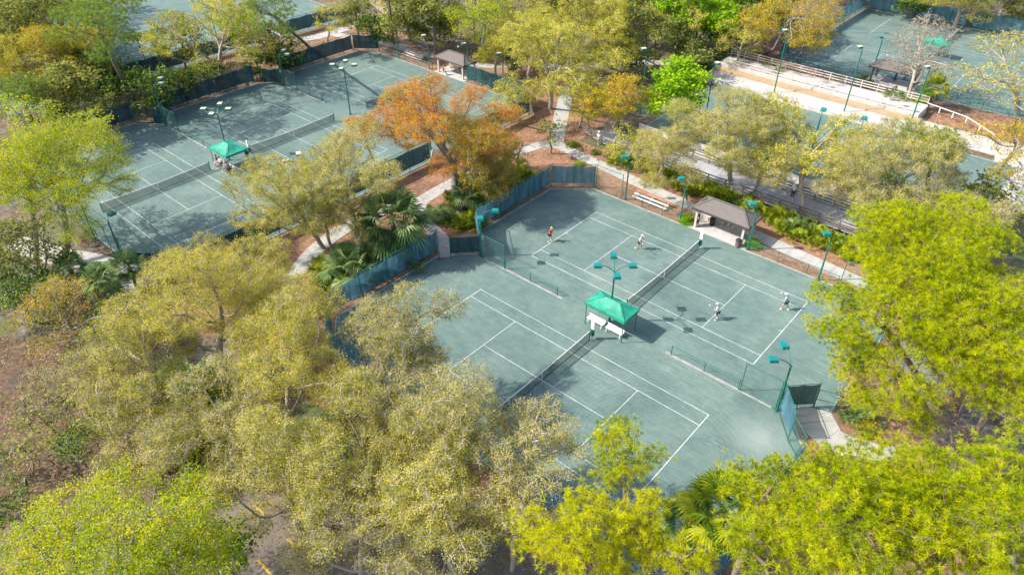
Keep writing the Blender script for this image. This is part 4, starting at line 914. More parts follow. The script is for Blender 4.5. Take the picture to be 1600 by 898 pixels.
palm((735, 330), 2.4, 'dark cabbage palm at the foot of the rust tree', 7, 30, 1.2); palm((765, 300), 2.2, 'dark cabbage palm behind the blue fence near the rust tree', 8, 28, 1.1)
for i, (q, lb) in enumerate((((510, 440), 'palmetto clump left of path beside blue fence corner'), ((530, 450), 'palmetto clump at the blue fence corner'), ((600, 412), 'bright palmetto below the large palm'), ((700, 350), 'palmetto at left foot of rust tree'), ((720, 355), 'palmetto beside the curved path mulch'), ((742, 348), 'palmetto next to the two headed teal lamp'),
    ((795, 290), 'palmetto right of rust tree, upper'), ((815, 285), 'palmetto nearest the bend of the blue fence'), ((790, 275), 'palmetto behind the fence bend'), ((680, 340), 'palmetto by the path fork'), ((500, 425), 'palmetto nearest the near path'), ((560, 425), 'palmetto under the leaning oak pair'))):
    palmetto(q, lb, 5, i, 'palmy' if i % 3 else 'palm', 1.0, 1.1, 'palmettos between the complexes')
bed('palmetto_bed', 'palmetto undergrowth around the rust tree foot', [tuple(G(*q)[:2]) for q in ((690, 335), (770, 335), (840, 290), (820, 262), (770, 270), (700, 310))], 1.1, 'palmy', 1.0, 1)
bed('palmetto_bed', 'palmetto undergrowth left of the blue fence', [tuple(G(*q)[:2]) for q in ((490, 445), (520, 462), (660, 392), (600, 395), (530, 415))], 1.2, 'palmy', 1.0, 2)
tree('mid', (860, 205), 26, 3.2, .7, 'small dark leafed tree where the sidewalks meet', base=(860, 240), seed=37, name='small_tree', thin=.4)
tree('bare', (812, 238), 24, 2.8, .7, 'small grey twiggy tree left of the walk junction', base=(810, 262), seed=38, name='small_tree')
shrub((895, 228), .8, .6, 'low green shrub on the mulch near walk junction', 'mid', 1); shrub((905, 258), .35, .3, 'tiny yellow green tuft on orange mulch', 'lime', 2); shrub((930, 240), .4, .35, 'small tuft beside the sidewalk bend', 'mid', 3)
# --- palmetto bed along the sidewalk
bed('palmetto_bed', 'long yellow green palmetto bed between sidewalk and boardwalk', [(-6, 39.6), (0, 39.4), (10, 39.1), (26, 37.9), (29, 38.0), (28, 40.4), (24, 41.4), (12, 42.0), (-5, 42.2)], 1.5, 'palmy', .95, 3, 13)
for i in range(10):
    p = P = [(-4, 40.6), (1.2, 41), (4.8, 40.4), (8.6, 40.8), (11.8, 40), (15.3, 40.7), (18.4, 40), (21, 40.4), (24, 39.4), (27, 39.2)][i]
    rng = np.random.default_rng(i)
    o = palmetto((0, 0), ('palmetto rising from the sidewalk bed, ' + ['leftmost', 'left of the first oak trunk', 'right of first oak trunk', 'behind front shelter left end', 'behind front shelter roof', 'right of front shelter', 'below third oak trunk', 'right of third oak trunk', 'near the teal sidewalk lamp', 'rightmost by the big pine'][i]), 5, 40+i, 'palmy' if i % 2 else 'palm', .9, 1.1, 'palmettos along the sidewalk'); o.location = (p[0], p[1], 0)
shrub((1072, 348), .75, .95, 'rounded green shrub left of the front shelter', 'green', 4, None, True); shrub((1176, 385), .75, .8, 'green shrub at the lamp right of front shelter', 'green', 5, None, True)
# --- oaks over the boardwalk
oak('oak', (1030, 245), 62, 5.5, .7, 'dense yellow oak left end of the boardwalk above bleachers', base=(1035, 275), seed=40, group=GO, leafkey='oakg')
oak('oak', (1125, 205), 92, 7.5, .55, 'oak over boardwalk with dark forked trunk, left one', base=(1145, 293), seed=41, group=GO, sub=12)
oak('oak', (1190, 250), 62, 6.0, .5, 'oak over boardwalk, second trunk leaning right', base=(1178, 305), seed=42, group=GO)
oak('oak', (1245, 215), 85, 7.5, .55, 'oak over boardwalk with tall straight dark trunk', base=(1255, 342), seed=43, group=GO, sub=12)
oak('oak', (1400, 270), 95, 6.5, .6, 'broad grey olive oak right of the boardwalk', base=(1400, 375), seed=44, group=GO, sub=12)
oak('oakthin', (1330, 300), 55, 5.5, .6, 'thin oak over right part of the boardwalk', base=(1345, 372), seed=45, group=GO)
oak('oakthin', (1500, 320), 75, 5.5, .6, 'grey twigged oak above the big pine', base=(1495, 375), seed=46, group=GO)
pine((1455, 235), 62, 8, .7, 'soft green pine right of the pale terraces', base=(1450, 300), seed=47, leaf='pineg', group=GP)
pine((1400, 300), 40, 6, .6, 'small green pine crown below the terraces', base=(1395, 350), seed=48, leaf='pineg', group=GP, dens=.7)
tree('gold', (1575, 235), 55, 6, .7, 'orange yellow tree at the right edge', base=(1560, 270), seed=49, name='leafy_tree')
tree('bare', (1575, 120), 88, 6, .7, 'spreading bare grey tree at the right edge', base=(1590, 180), seed=50, name='bare_tree', leafkey='oak')
tree('bare', (1445, 90), 58, 6.5, .8, 'bare grey tree before the upper right courts', base=(1415, 160), seed=51, name='bare_tree', sub=11)
tree('mid', (1560, 320), 50, 4, .6, 'olive bush tree right edge above the big pine', seed=52, name='leafy_tree')
tree('green', (1050, 140), 56, 6.5, .85, 'vivid green round tree above the oak row', base=(1050, 190), seed=53, name='leafy_tree', sub=13)
tree('oakg', (970, 165), 62, 5.5, .7, 'pale yellow tree left of the vivid green tree', base=(960, 205), seed=54, name='leafy_tree', leafkey='gold')
tree('lime', (915, 165), 32, 4, .8, 'pale lime small tree at the walk by the boardwalk start', base=(905, 200), seed=55, name='leafy_tree')
oak('oak', (985, 225), 42, 4.5, .7, 'yellow olive oak above boardwalk start', base=(985, 252), seed=56, group=GO)
# --- upper middle
oak('oakthin', (865, 100), 90, 7.5, .7, 'large grey olive oak above the walk junction', base=(860, 170), seed=57, group=GO, sub=13, thin=1.3)
oak('oakthin', (800, 150), 40, 5.5, .8, 'grey olive oak beside the far shelter', base=(815, 195), seed=58, group=GO, thin=1.3)
tree('gold', (745, 40), 62, 7, .7, 'yellow tree above the far shelter', base=(755, 92), seed=59, name='leafy_tree', leafkey='lime')
tree('gold', (815, 35), 50, 7, .7, 'second yellow tree behind the grey olive oak', base=(820, 80), seed=60, name='leafy_tree', leafkey='oakg')
oak('oak', (935, 50), 72, 7.5, .7, 'olive oak at top centre', base=(945, 98), seed=61, group=GB, thin=1.2)
tree('mid', (1010, 50), 45, 7, .9, 'darker olive tree right of the top centre oak', base=(1012, 95), seed=62, name='leafy_tree', group=GB)
tree('dark', (985, 85), 28, 3.5, .8, 'dark green shrubby tree behind the walk', seed=63, name='small_tree', group=GB)
palm((1085, 75), 5, 'cabbage palm in the wood above the vivid green tree', 10, 28, 1.1); palm((1160, 58), 5.5, 'cabbage palm near the leaning pale trunks', 11, 28, 1.1); palm((1115, 60), 4, 'cabbage palm between two palms in upper wood', 12, 26, 1.0)
tree('green', (1085, 25), 60, 7, .7, 'bright green tree at the top behind the palms', seed=64, name='leafy_tree', group=GB)
tree('green', (1150, 5), 55, 7, .7, 'bright green tree at the very top left of orange one', seed=65, name='leafy_tree', group=GB)
tree('gold', (1240, 35), 66, 8, .7, 'orange yellow tree at left fence of upper right courts', base=(1195, 85), seed=66, name='leafy_tree', sub=12)
tree('gold', (1265, 65), 38, 5, .7, 'yellow lower crown beside the upper right court fence', base=(1245, 95), seed=67, name='leafy_tree')
palm((1448, 172), 3.2, 'bright fan palm right of the upper right shelter', 13, 30, 1.15, 'palmy'); palm((1392, 165), 1.0, 'low fan palm below the upper right shelter', 14, 24, 1.0)
shrub((1350, 133), 1.3, 1.5, 'round dark green clipped shrub left of upper right shelter', 'dark', 6, None, True, .14)
for i, (q, lb) in enumerate((((1105, 105), 'grey green palmetto at the boardwalk top end'), ((1120, 100), 'palmetto behind the top railing'), ((1215, 120), 'low yellow shrub by the tall left lamp'), ((1420, 170), 'palmetto behind the terrace railing'))): palmetto(q, lb, 5, 60+i, 'palm' if i < 2 else 'palmy', 1.2, 1.3)
# --- upper left forest
pine((150, 40), 72, 13, .62, 'tall soft green pine with long straight grey trunk at upper left', base=(215, 168), seed=70, leaf='pineg', group=GP, sub=12, Rt=.3)
pine((30, 145), 40, 8, .6, 'small green pine above the yellow crowned tree', base=(52, 190), seed=71, leaf='pineg', group=GP, dens=.8)
tree('mid', (205, 60), 10, 8, .9, 'slim tree stem next to the tall pine', base=(228, 95), seed=72, name='leafy_tree', thin=.5)
oak('oak', (325, 45), 85, 8.5, .6, 'leaning oak between upper left courts and left complex', base=(347, 122), seed=73, group=GO, sub=12, thin=.6)
tree('lime', (245, 78), 26, 4.5, .9, 'bright lime small tree before upper left compound', base=(250, 110), seed=74, name='small_tree')
pine((420, 25), 42, 12, .7, 'thin pine at top with brown trunk left of far courts', base=(487, 78), seed=75, leaf='pineg', group=GP, dens=.7)
pine((605, -40), 40, 16, .6, 'tall pine trunk rising out of the frame by the dark bin', base=(615, 68), seed=76, leaf='pineg', group=GP, Rt=.22)
tree('mid', (430, 60), 36, 4.5, .7, 'green bushy tree over the far courts hedge', seed=77, name='leafy_tree')
oak('oakthin', (515, 30), 30, 6, .9, 'slender grey oak near the concrete walk at the top', base=(512, 66), seed=78, group=GO)
tree('dark', (590, 45), 34, 3.5, .7, 'dark green tree behind the far corner fence', base=(590, 60), seed=79, name='leafy_tree')
tree('mid', (640, 30), 42, 6, .8, 'green tree behind the far bleachers', base=(640, 62), seed=80, name='leafy_tree', group=GB)
tree('dark', (685, 40), 30, 4, .8, 'dark tree behind the far sidewalk', base=(690, 80), seed=81, name='leafy_tree', group=GB)
FB = (('mid', (60, 60), 75, 7.5, 'olive forest tree at left, above the small pine'), ('gold', (100, 95), 62, 6.5, 'yellowish forest tree left of the tall pine'), ('oakg', (20, 110), 58, 7, 'golden forest tree at the left edge'), ('mid', (130, 150), 55, 5.5, 'brown green forest tree over the dark screened fence'),
      ('mid', (90, 155), 52, 5.5, 'olive forest tree just above the yellow crown'), ('dark', (150, 115), 45, 5, 'dark forest tree under the tall pine'), ('mid', (20, 15), 62, 8, 'forest tree in the top left corner'), ('oakthin', (95, 15), 60, 8, 'grey forest tree at the top left'), ('dark', (190, 130), 36, 4, 'dark shrubby tree behind the left fence'),
      ('oak', (130, 70), 50, 7, 'olive oak left of tall pine crown'), ('dark', (235, 145), 32, 3.5, 'dark green thicket tree by the leaning pine trunk'), ('dark', (275, 130), 34, 3.2, 'dark green thicket tree behind the middle court fence'), ('dark', (320, 115), 26, 2.8, 'dark green thicket tree left of leaning oak foot'), ('mid', (0, 60), 50, 7, 'forest tree cut by the left edge'),
      ('mid', (660, 0), 48, 7, 'green tree at the top edge above far bleachers'), ('oak', (740, -10), 50, 7, 'olive tree at the top edge above the yellow tree'), ('mid', (870, 5), 55, 8, 'grey green tree at top edge left of centre'), ('oak', (960, 0), 55, 8, 'olive tree at top edge centre'), ('dark', (1030, 0), 45, 8, 'darker tree at the top edge right of centre'), ('mid', (1060, 60), 36, 5, 'green tree behind the three palms'), ('dark', (1130, 50), 32, 4, 'dark tree behind the palm pair'), ('mid', (1200, -10), 50, 8, 'green tree at top edge above orange tree'),
      ('oak', (900, -30), 70, 8, 'olive crown at the very top, left of centre'), ('mid', (1000, -40), 70, 8, 'green crown at the very top centre'), ('green', (1110, -40), 70, 8, 'bright green crown above the frame top right of centre'), ('mid', (-60, 30), 70, 8, 'forest crown beyond the left edge'), ('mid', (700, -35), 60, 7, 'green crown at very top above far sidewalk'), ('oak', (30, -40), 80, 8, 'forest crown above the top left corner'), ('dark', (400, 95), 26, 2.5, 'hedge like dark tree behind the far left fence'), ('dark', (440, 90), 26, 2.5, 'dark hedge tree by the cream lamp'), ('dark', (800, 90), 24, 3, 'dark shrubby tree by the yellow trees'),
      ('oak', (1510, -12), 60, 6, 'olive tree behind the pale blue fence, right'), ('mid', (1580, -5), 50, 5, 'green tree behind the pale blue fence at the right corner'), ('dark', (1430, -15), 50, 5, 'dark tree behind pale blue fence, left'), ('mid', (1350, -45), 55, 6, 'green tree behind the pale blue fence far left'))
for i, (k, c, rp, z, lb) in enumerate(FB): tree(k, c, rp, z, .7, lb, seed=100+i, name='forest_tree', group=GB, sub=8, thin=1.0)
# --- pines at right and bottom
pine((1450, 400), 145, 12.5, .5, 'large lime needled pine at the right, upper crown', base=(1500, 640), seed=82, group=GP, sub=16, Rt=.4)
pine((1360, 500), 98, 10.5, .55, 'lime pine branch crown reaching over the front court corner', base=(1490, 660), seed=83, group=GP, sub=12)
pine((1530, 500), 115, 12, .5, 'lime pine at the right edge above the pale ground', base=(1560, 660), seed=84, group=GP, sub=13)
pine((1405, 590), 92, 9, .65, 'lower lime pine beside the gate landing', base=(1480, 690), seed=85, group=GP, sub=10)
tree('gold', (1345, 590), 52, 5.5, .7, 'golden orange shrub tree under the lime pines by the gate', base=(1350, 650), seed=86, name='leafy_tree', thin=.8)
tree('gold', (1500, 590), 50, 6, .6, 'yellow under tree right of gate landing', base=(1500, 650), seed=87, name='leafy_tree', thin=.7)
pine((1335, 812), 150, 13, .42, 'broad lime pine filling the bottom right, centre', seed=88, group=GP, sub=17, Rt=.35)
pine((1510, 812), 150, 13, .42, 'broad lime pine in the bottom right corner', seed=89, group=GP, sub=17, Rt=.35)
pine((1465, 755), 80, 11, .5, 'lime pine behind the bottom right pair', seed=90, group=GP, sub=12)
pine((1195, 775), 76, 11, .5, 'lime pine right of the big bottom palm', seed=91, group=GP, sub=11)
pine((1200, 880), 80, 12.5, .5, 'lime pine at bottom below the palm', seed=92, group=GP, sub=11)
pine((905, 855), 118, 12.5, .5, 'brightest yellow pine at the bottom centre', base=(920, 1010), seed=93, leaf='piney', group=GP, sub=12)
pine((1005, 812), 70, 12, .55, 'yellow pine with twisted grey limbs at bottom centre', base=(1010, 990), seed=94, leaf='piney', group=GP, sub=11)
pine((1070, 888), 60, 12, .5, 'yellow pine at the bottom edge under the palm', seed=95, leaf='piney', group=GP, sub=9)
pine((968, 705), 72, 9.0, .6, 'small open pine standing over the near court corner', base=(988, 880), seed=96, leaf='pine', group=GP, dens=1.5, sub=9, Rt=.15)
pine((1570, 600), 85, 10, .6, 'lime pine cut by the right edge', seed=97, group=GP, sub=9)
tree('bare', (1500, 690), 40, 3.2, .7, 'dry grey bush beside the dark parking corner', seed=98, name='bare_tree')
palm((1110, 880), 5.0, 'big fan palm between the bottom pines', 20, 44, 1.5, 'palmy'); palm((1060, 880), 3.6, 'second fan palm at the near court corner', 21, 34, 1.2, 'palm')
palmetto((1335, 655), 'green palmetto on mulch beside the gate landing', 5, 80, 'palm', .9, 1.2); shrub((1350, 672), .8, .8, 'small golden shrub beside gate landing palmetto', 'gold', 8)
# --- undergrowth
for i, (q, n, lb) in enumerate((((535, 432), 6, 'deep green palmetto beside the low dark palm'), ((575, 415), 6, 'deep green palmetto between low palms'), ((640, 388), 5, 'palmetto at the right foot of large palm'), ((625, 410), 5, 'palmetto against the blue fence near its post'), ((545, 405), 5, 'palmetto at the foot of the leaning trunk'), ((755, 330), 6, 'dark palmetto behind the two headed teal lamp'), ((778, 305), 6, 'dark palmetto at the middle of upper blue fence'))):
    palmetto(q, lb, n, 90+i, 'palm', 1.3, 1.35, 'palmettos between the complexes')
W = lambda *q: [tuple(G(*p)[:2]) for p in q]
brush('dark thicket on the forest floor at upper left', W((0, 190), (110, 215), (215, 180), (260, 165), (400, 115), (330, 95), (230, 90), (60, 60), (-60, 40), (-60, 180)), .55, 'dark', 1.8, 1, 24, .26, .5)
brush('brownish green thicket at upper left', W((0, 190), (110, 205), (215, 170), (200, 60), (-60, 20), (-60, 180)), .4, 'mid', 2.2, 2, 22, .26, .55)
brush('dark hedge growth behind the far left complex fence', W((340, 118), (440, 108), (545, 78), (470, 60), (390, 85)), .8, 'dark', 1.6, 3, 24, .24, .45)
brush('green ground growth in the top wood', W((560, 55), (640, 60), (860, 90), (1060, 80), (1200, 70), (1200, -60), (600, -60)), .35, 'dark', 1.6, 4, 20, .3, .6)
brush('green growth behind the pale blue fence', W((1340, 5), (1600, 45), (1640, -40), (1340, -60)), .5, 'dark', 1.8, 5, 22, .3, .6)
brush('low bright green shrubs in the dirt clearing', W((70, 690), (110, 700), (200, 665), (205, 640), (170, 645), (120, 675)), 3.0, 'green', .7, 6, 22, .14, .3)
brush('dark green bushes at the left of the clearing', W((-40, 790), (40, 830), (60, 800), (40, 740), (-40, 700)), 2.0, 'dark', .8, 7, 24, .14, .3)
brush('low grey green weeds across the clearing', W((-40, 560), (60, 600), (200, 700), (230, 740), (60, 790), (-40, 760)), 1.6, 'mid', .3, 8, 22, .10, .35)
brush('dark understory bushes below the oak mass', W((240, 640), (330, 560), (480, 560), (500, 640), (380, 720), (260, 730)), .6, 'dark', 1.4, 9, 26, .16, .4)
brush('understory bushes beneath the lower oaks', W((480, 640), (640, 640), (820, 820), (860, 898), (620, 898), (520, 760)), .3, 'mid', 1.2, 10, 24, .15, .4)
brush('bushes at the left edge under the olive tree', W((-60, 380), (60, 400), (170, 480), (230, 520), (160, 540), (-60, 500)), .8, 'mid', 1.6, 11, 26, .18, .4)
brush('grey green growth beside the sunken court terraces', W((1330, 385), (1460, 385), (1600, 380), (1600, 300), (1480, 290)), .35, 'mid', 1.2, 12, 22, .18, .4)
brush('shrubs beside the far sidewalk', W((690, 95), (860, 100), (860, 88), (690, 78)), .8, 'mid', 1.2, 13, 22, .22, .45)
brush('shrubs right of the far shelter', W((735, 122), (800, 145), (830, 140), (790, 122)), 1.2, 'palmy', .8, 14, 22, .2, .35)
brush('thin growth on mulch behind the terraces', W((1440, 180), (1560, 210), (1600, 240), (1500, 235)), .5, 'gold', .8, 15, 20, .2, .4)
brush('growth under the bottom right pines', W((1240, 720), (1600, 720), (1600, 898), (1000, 898), (1120, 760)), .25, 'mid', 1.0, 16, 22, .14, .4)
def litter(label, poly, dens, leaf, seed, size=.09, name='leaf_litter', z=.05):
    rng = np.random.default_rng(8800+seed); xs = [p[0] for p in poly]; ys = [p[1] for p in poly]; n = int((max(xs)-min(xs))*(max(ys)-min(ys))*dens)
    P = np.stack([rng.uniform(min(xs), max(xs), n), rng.uniform(min(ys), max(ys), n)], 1); ins = np.zeros(n, bool)
    for (x1, y1), (x2, y2) in zip(poly, poly[1:]+poly[:1]):
        c = (y1 > P[:, 1]) != (y2 > P[:, 1]); xx = (x2-x1)*(P[:, 1]-y1)/((y2-y1) or 1e-9)+x1; ins ^= c & (P[:, 0] < xx)
    P = P[ins]; f = np.sin(P[:, 0]*.9+2*np.sin(P[:, 1]*.6))+np.sin(P[:, 1]*1.1+1.7*np.sin(P[:, 0]*.7)); P = P[f+rng.normal(0, .8, len(P)) > 0]
    P = np.c_[P, rng.uniform(.015, z, len(P))]; V, F, T = leaves(rng, P, 2, .04, size, rng.normal(.5, .28, len(P)), 2.5, .3, .1); V[:, 2] = np.maximum(V[:, 2], .012); o = npmesh(name, V, F, L[leaf], None, T); tag(o, label, 'litter', None, 'stuff')
litter('fallen brown leaves and twigs over the bare clearing at left', W((-40, 520), (200, 540), (330, 620), (330, 720), (240, 780), (-40, 850)), 45, 'litter', 1, .16)
litter('pine straw and dead leaves between the two court groups', [(-21.5, -9), (-7.4, -5), (-7.4, 32), (-4, 34.2), (26, 34.2), (26, 35), (-4, 36), (-16, 46), (-21.5, 46)], 22, 'litter', 2, .15)
litter('pine straw along the sidewalk bed', [(-8, 38.6), (28, 37.6), (34, 30), (31, 18), (42, 20), (40, 42), (-10, 42)], 18, 'litter', 3, .15)
litter('dead leaves on the parking lot', W((300, 830), (380, 765), (520, 790), (760, 830), (900, 920), (250, 920)), 40, 'litter', 4, .13)
litter('sticks and litter behind the upper terraces', W((1190, 110), (1290, 125), (1360, 155), (1600, 190), (1600, 240), (1480, 210)), 12, 'litter', 5, .2)
# fallen branches in the clearing
def log(a, b, r, label):
    p = G(*a); q = G(*b); t = thing('fallen_branch', label, 'branch', tuple(p), 0, 'fallen branches'); d = Vector(q)-Vector(p); mid = d*.5+Vector((0, 0, .25)); n = Vector((-d.y, d.x, 0)).normalized()*d.length*.08
    MB().tube([(0, 0, r), tuple(d*.3+n+Vector((0, 0, r+.05))), tuple(mid), tuple(d+Vector((0, 0, r)))], [r, r*.9, r*.7, r*.35], 7).build('stem', 'twig', t, True)
    MB().tube([tuple(mid), tuple(mid+n*3+Vector((0, 0, .3))), tuple(mid+n*4+d*.2)], [r*.5, r*.35, r*.15], 5).build('side_branch', 'twig', t, True)
log((238, 697), (268, 665), .07, 'long dry branch on the brown strip left of the oak mass'); log((28, 775), (45, 763), .06, 'short pale branch at the left of the clearing'); log((205, 628), (226, 640), .06, 'pale branch above the small thin oak'); log((40, 760), (52, 722), .06, 'curved grey branch in the clearing weeds'); log((478, 882), (518, 855), .14, 'dark fallen log by the parking stripes'); log((1570, 670), (1610, 682), .16, 'brown log on the dark pavement at right'); log((130, 625), (145, 640), .05, 'little pale branch stump beside the clearing oak')

brush('leafy weeds and saplings along the top of the clearing', W((-40, 520), (60, 540), (180, 560), (240, 600), (150, 610), (-40, 570)), 1.0, 'mid', 1.2, 21, 24, .12, .35)
brush('dead brush and sticks in the clearing', W((60, 600), (240, 600), (330, 640), (260, 760), (60, 790), (-40, 700)), 2.0, 'grey', .4, 22, 16, .12, .3)
bed('palmetto_bed', 'dark palmettos below the golden oaks', W((260, 520), (330, 520), (330, 620), (260, 720), (230, 660)), .35, 'palm', 1.2, 23)
bed('palmetto_bed', 'palmettos deep in the oak mass', W((400, 600), (620, 600), (700, 740), (640, 860), (440, 740)), .12, 'palm', 1.3, 24)

brush('fresh green weeds along the edge of the clearing', W((60, 700), (120, 715), (215, 665), (225, 625), (150, 640), (100, 670)), 5.0, 'green', .8, 31, 26, .1, .25)
brush('grey brush pile in the clearing', W((200, 700), (260, 690), (270, 740), (215, 750)), 4.0, 'grey', 1.2, 32, 30, .1, .3)
brush('dense growth between terraces and upper wood', W((1090, 110), (1140, 96), (1190, 100), (1150, 80), (1080, 90)), 1.0, 'mid', 1.2, 33, 24, .2, .4)
FB2 = (('mid', (1080, 95), 34, 3, 'small green tree at upper end of the terraces'), ('oak', (830, 60), 60, 7, 'olive oak between the yellow trees at the top'), ('oakg', (780, 80), 40, 4.5, 'golden oak just above the far sidewalk'), ('mid', (680, 30), 45, 6, 'leafy green tree above the far sidewalk'), ('mid', (1180, 30), 40, 6, 'green tree left of the orange yellow one'), ('oak', (1060, 30), 45, 7, 'pale olive tree over the top wood'), ('oakthin', (1160, 60), 40, 5, 'pale leaning trunks beside the palms'), ('mid', (280, 60), 36, 5, 'green tree near the leaning oak at upper left'), ('green', (375, 40), 30, 5, 'fresh green tree right of the leaning oak'), ('mid', (560, 20), 34, 5, 'green tree by the top court corner'))
for i, (k, c, rp, z, lb) in enumerate(FB2): tree(k, c, rp, z, .75, lb, seed=200+i, name='forest_tree', group=GB, sub=8)

SAP = (((70, 590), 30, 'sapling at the top left of the clearing'), ((140, 560), 36, 'sapling below the thin yellow tree'), ((110, 700), 26, 'small sapling above the fresh green weeds'), ((215, 640), 34, 'sapling at the branch pile'), ((20, 700), 34, 'grey green sapling at left edge of clearing'), ((15, 800), 38, 'dark bushy sapling at the lower left edge'), ((240, 735), 30, 'sapling touching the lime tree top'), ((60, 650), 28, 'scrawny sapling in the middle of brown litter'))
for i, (c, rp, lb) in enumerate(SAP): tree(('oakthin', 'mid', 'dark')[i % 3], c, rp, 1.8+.3*(i % 3), .7, lb, seed=300+i, name='sapling', cat='sapling', group='saplings in the clearing', thin=.6, Rt=.06)
oak('oak', (500, 330), 48, 5.5, .7, 'lower crown between the two centre oaks', base=(520, 392), seed=310, group=GO)
oak('oak', (300, 415), 52, 5.5, .75, 'oak crown against the left complex corner fence', base=(300, 460), seed=311, group=GO, leafkey='oakg')

bed('palmetto_bed', 'bright palmetto fans in the gaps of the oak mass', W((230, 640), (330, 600), (400, 650), (340, 740), (250, 740)), .5, 'palmy', 1.2, 25)
# ------------------------------------------------------------------ people
def cmat(name, col): return simple(name, col, .8, 0, .08, 6)
CLO = dict(white=(.74, .74, .76), navy=(.02, .025, .06), red=(.85, .05, .02), black=(.02, .02, .025), sky=(.35, .55, .68), blue=(.03, .16, .45), grey=(.3, .3, .32), lilac=(.55, .5, .62), yellow=(.75, .55, .03), skin=(.48, .29, .2), skin2=(.38, .22, .15), hair=(.12, .08, .05), greyhair=(.4, .38, .36))
CM = {k: cmat('cloth_'+k if 'skin' not in k else k, v) for k, v in CLO.items()}
def skin(name, joints, edges, mat, parent, root=0, sub=1):
    me = bpy.data.meshes.new(name); me.from_pydata([j[0] for j in joints], edges, []); me.materials.append(mat)
    o = bpy.data.objects.new(name, me); COL.objects.link(o); o.parent = parent
    m = o.modifiers.new('skin', 'SKIN'); m.use_smooth_shade = True
    sv = me.skin_vertices[0].data if me.skin_vertices else None
    if sv is None:
        bm = bmesh.new(); bm.from_mesh(me); bm.verts.layers.skin.verify(); bm.to_mesh(me); bm.free(); sv = me.skin_vertices[0].data
    for i, j in enumerate(joints): r = j[1]; sv[i].radius = (r, r) if not isinstance(r, tuple) else r; sv[i].use_root = (i == root)
    s = o.modifiers.new('sub', 'SUBSURF'); s.levels = sub; s.render_levels = sub; return o
def person(loc, rz, label, pose, shirt, shorts, cap=None, legs='skin', skinc='skin', group=None, h=1.0):
    t = thing('person', label, 'person', loc, rz, group); t.scale = (h, h, h)
    J = dict(pose); V = Vector
    # facing +x; y left.
    pel = V(J['pelvis']); chest = V(J['chest']); neck = chest+(chest-pel).normalized()*.24; head = neck+V(J.get('headdir', (.02, 0, .17)))
    jt = []; ed = []
    def add(p, r, par=None): jt.append((tuple(p), r)); ed.append((par, len(jt)-1)) if par is not None else None; return len(jt)-1
    P = add(pel, .135); W_ = add((pel+chest)/2, .12, P); C_ = add(chest, .14, W_); Nk = add(neck, .06, C_); add(neck+(head-neck)*.5, .062, Nk); H1 = add(head, .088, len(jt)-1); add(head+(head-neck).normalized()*.09, .07, H1); add(head+V((.1, 0, -.01)), .014, H1)
    for s, n in ((1, 'l'), (-1, 'r')):
        sh = chest+V((0, s*.19, .12)); S_ = add(sh, .062, C_); E_ = add(J['elbow_'+n], .043, S_); hnd = V(J['hand_'+n]); el = V(J['elbow_'+n]); d = (hnd-el).normalized(); Wr = add(hnd-d*.07, .028, E_); Pm = add(hnd, .036, Wr)
        side = d.cross(V((0, 0, 1))).normalized() if abs(d.z) < .95 else V((0, 1, 0))
        for k in range(4): a = add(hnd+d*.05+side*(k-1.5)*.022, .010, Pm); add(hnd+d*(.085-.006*abs(k-1.5))+side*(k-1.5)*.024+V((0, 0, -.015)), .008, a)
        add(hnd+side*.05+d*.015, .011, Pm)
        hp = pel+V((0, s*.095, -.04)); A = add(hp, .09, P); K = add(J['knee_'+n], .058, A); F_ = add(J['foot_'+n], .04, K); add(V(J['foot_'+n])+V(J.get('toe_'+n, (.14, 0, -.05))), .034, F_)
    skin('body', jt, ed, CM[skinc], t)
    # shirt
    jt = []; ed = []; a = add(pel+(chest-pel)*.12, .15); b = add((pel+chest)/2, .142, a); c = add(chest+(neck-chest)*.1, .163, b); add(neck-(neck-chest)*.3, .09, c)
    for s, n in ((1, 'l'), (-1, 'r')):
        sh = chest+V((0, s*.19, .12)); q = add(sh, .078, c); add(sh+(V(J['elbow_'+n])-sh)*.62, .062, q)
    skin('shirt', jt, ed, CM[shirt], t)
    jt = []; ed = []; a = add(pel+V((0, 0, .05)), .152)
    long_ = legs != 'skin'
    for s, n in ((1, 'l'), (-1, 'r')):
        hp = pel+V((0, s*.1, -.04)); kn = V(J['knee_'+n]); q = add(hp, .112, a)
        if long_: k2 = add(kn, .075, q); add(kn+(V(J['foot_'+n])-kn)*.85, .058, k2)
        else: add(hp+(kn-hp)*.7, .088, q)
    skin('shorts' if not long_ else 'trousers', jt, ed, CM[shorts], t)
    for n in 'lr':
        f = V(J['foot_'+n]); to = V(J.get('toe_'+n, (.14, 0, -.05)))
        m = MB().tube([tuple(f+V((0, 0, .02))), tuple(f+V((0, 0, -.03)))], [.05, .055], 8).tube([tuple(f-to*.35+V((0, 0, -.045))), tuple(f+to*.4+V((0, 0, -.04))), tuple(f+to*1.15+V((0, 0, -.01)))], [.05, .052, .04], 8); m.build('shoe', CM['white'], t, True)
    up = (head-neck).normalized()
    if cap:
        m = MB(); c = head+up*.055; m.ball(tuple(c), .118, 14, 8, (1, .93, .78)); m.box(c.x+.05, c.x+.20, c.y-.075, c.y+.075, c.z-.03, c.z-.012); m.build('cap', CM[cap], t, True)
    else: MB().ball(tuple(head+up*.045+V((-.02, 0, 0))), .112, 14, 8, (1, .92, .95)).build('hair', CM['greyhair' if len(label) % 2 else 'hair'], t, True)
    for s in (1, -1): MB().ball((head.x+.085, head.y+s*.033, head.z+.012), .012, 8, 6).build('eye', CM['black'], t)
    MB().ball((head.x+.088, head.y, head.z-.05), .02, 8, 5, (.5, 1, .35)).build('mouth', CM['red'], t)
    return t
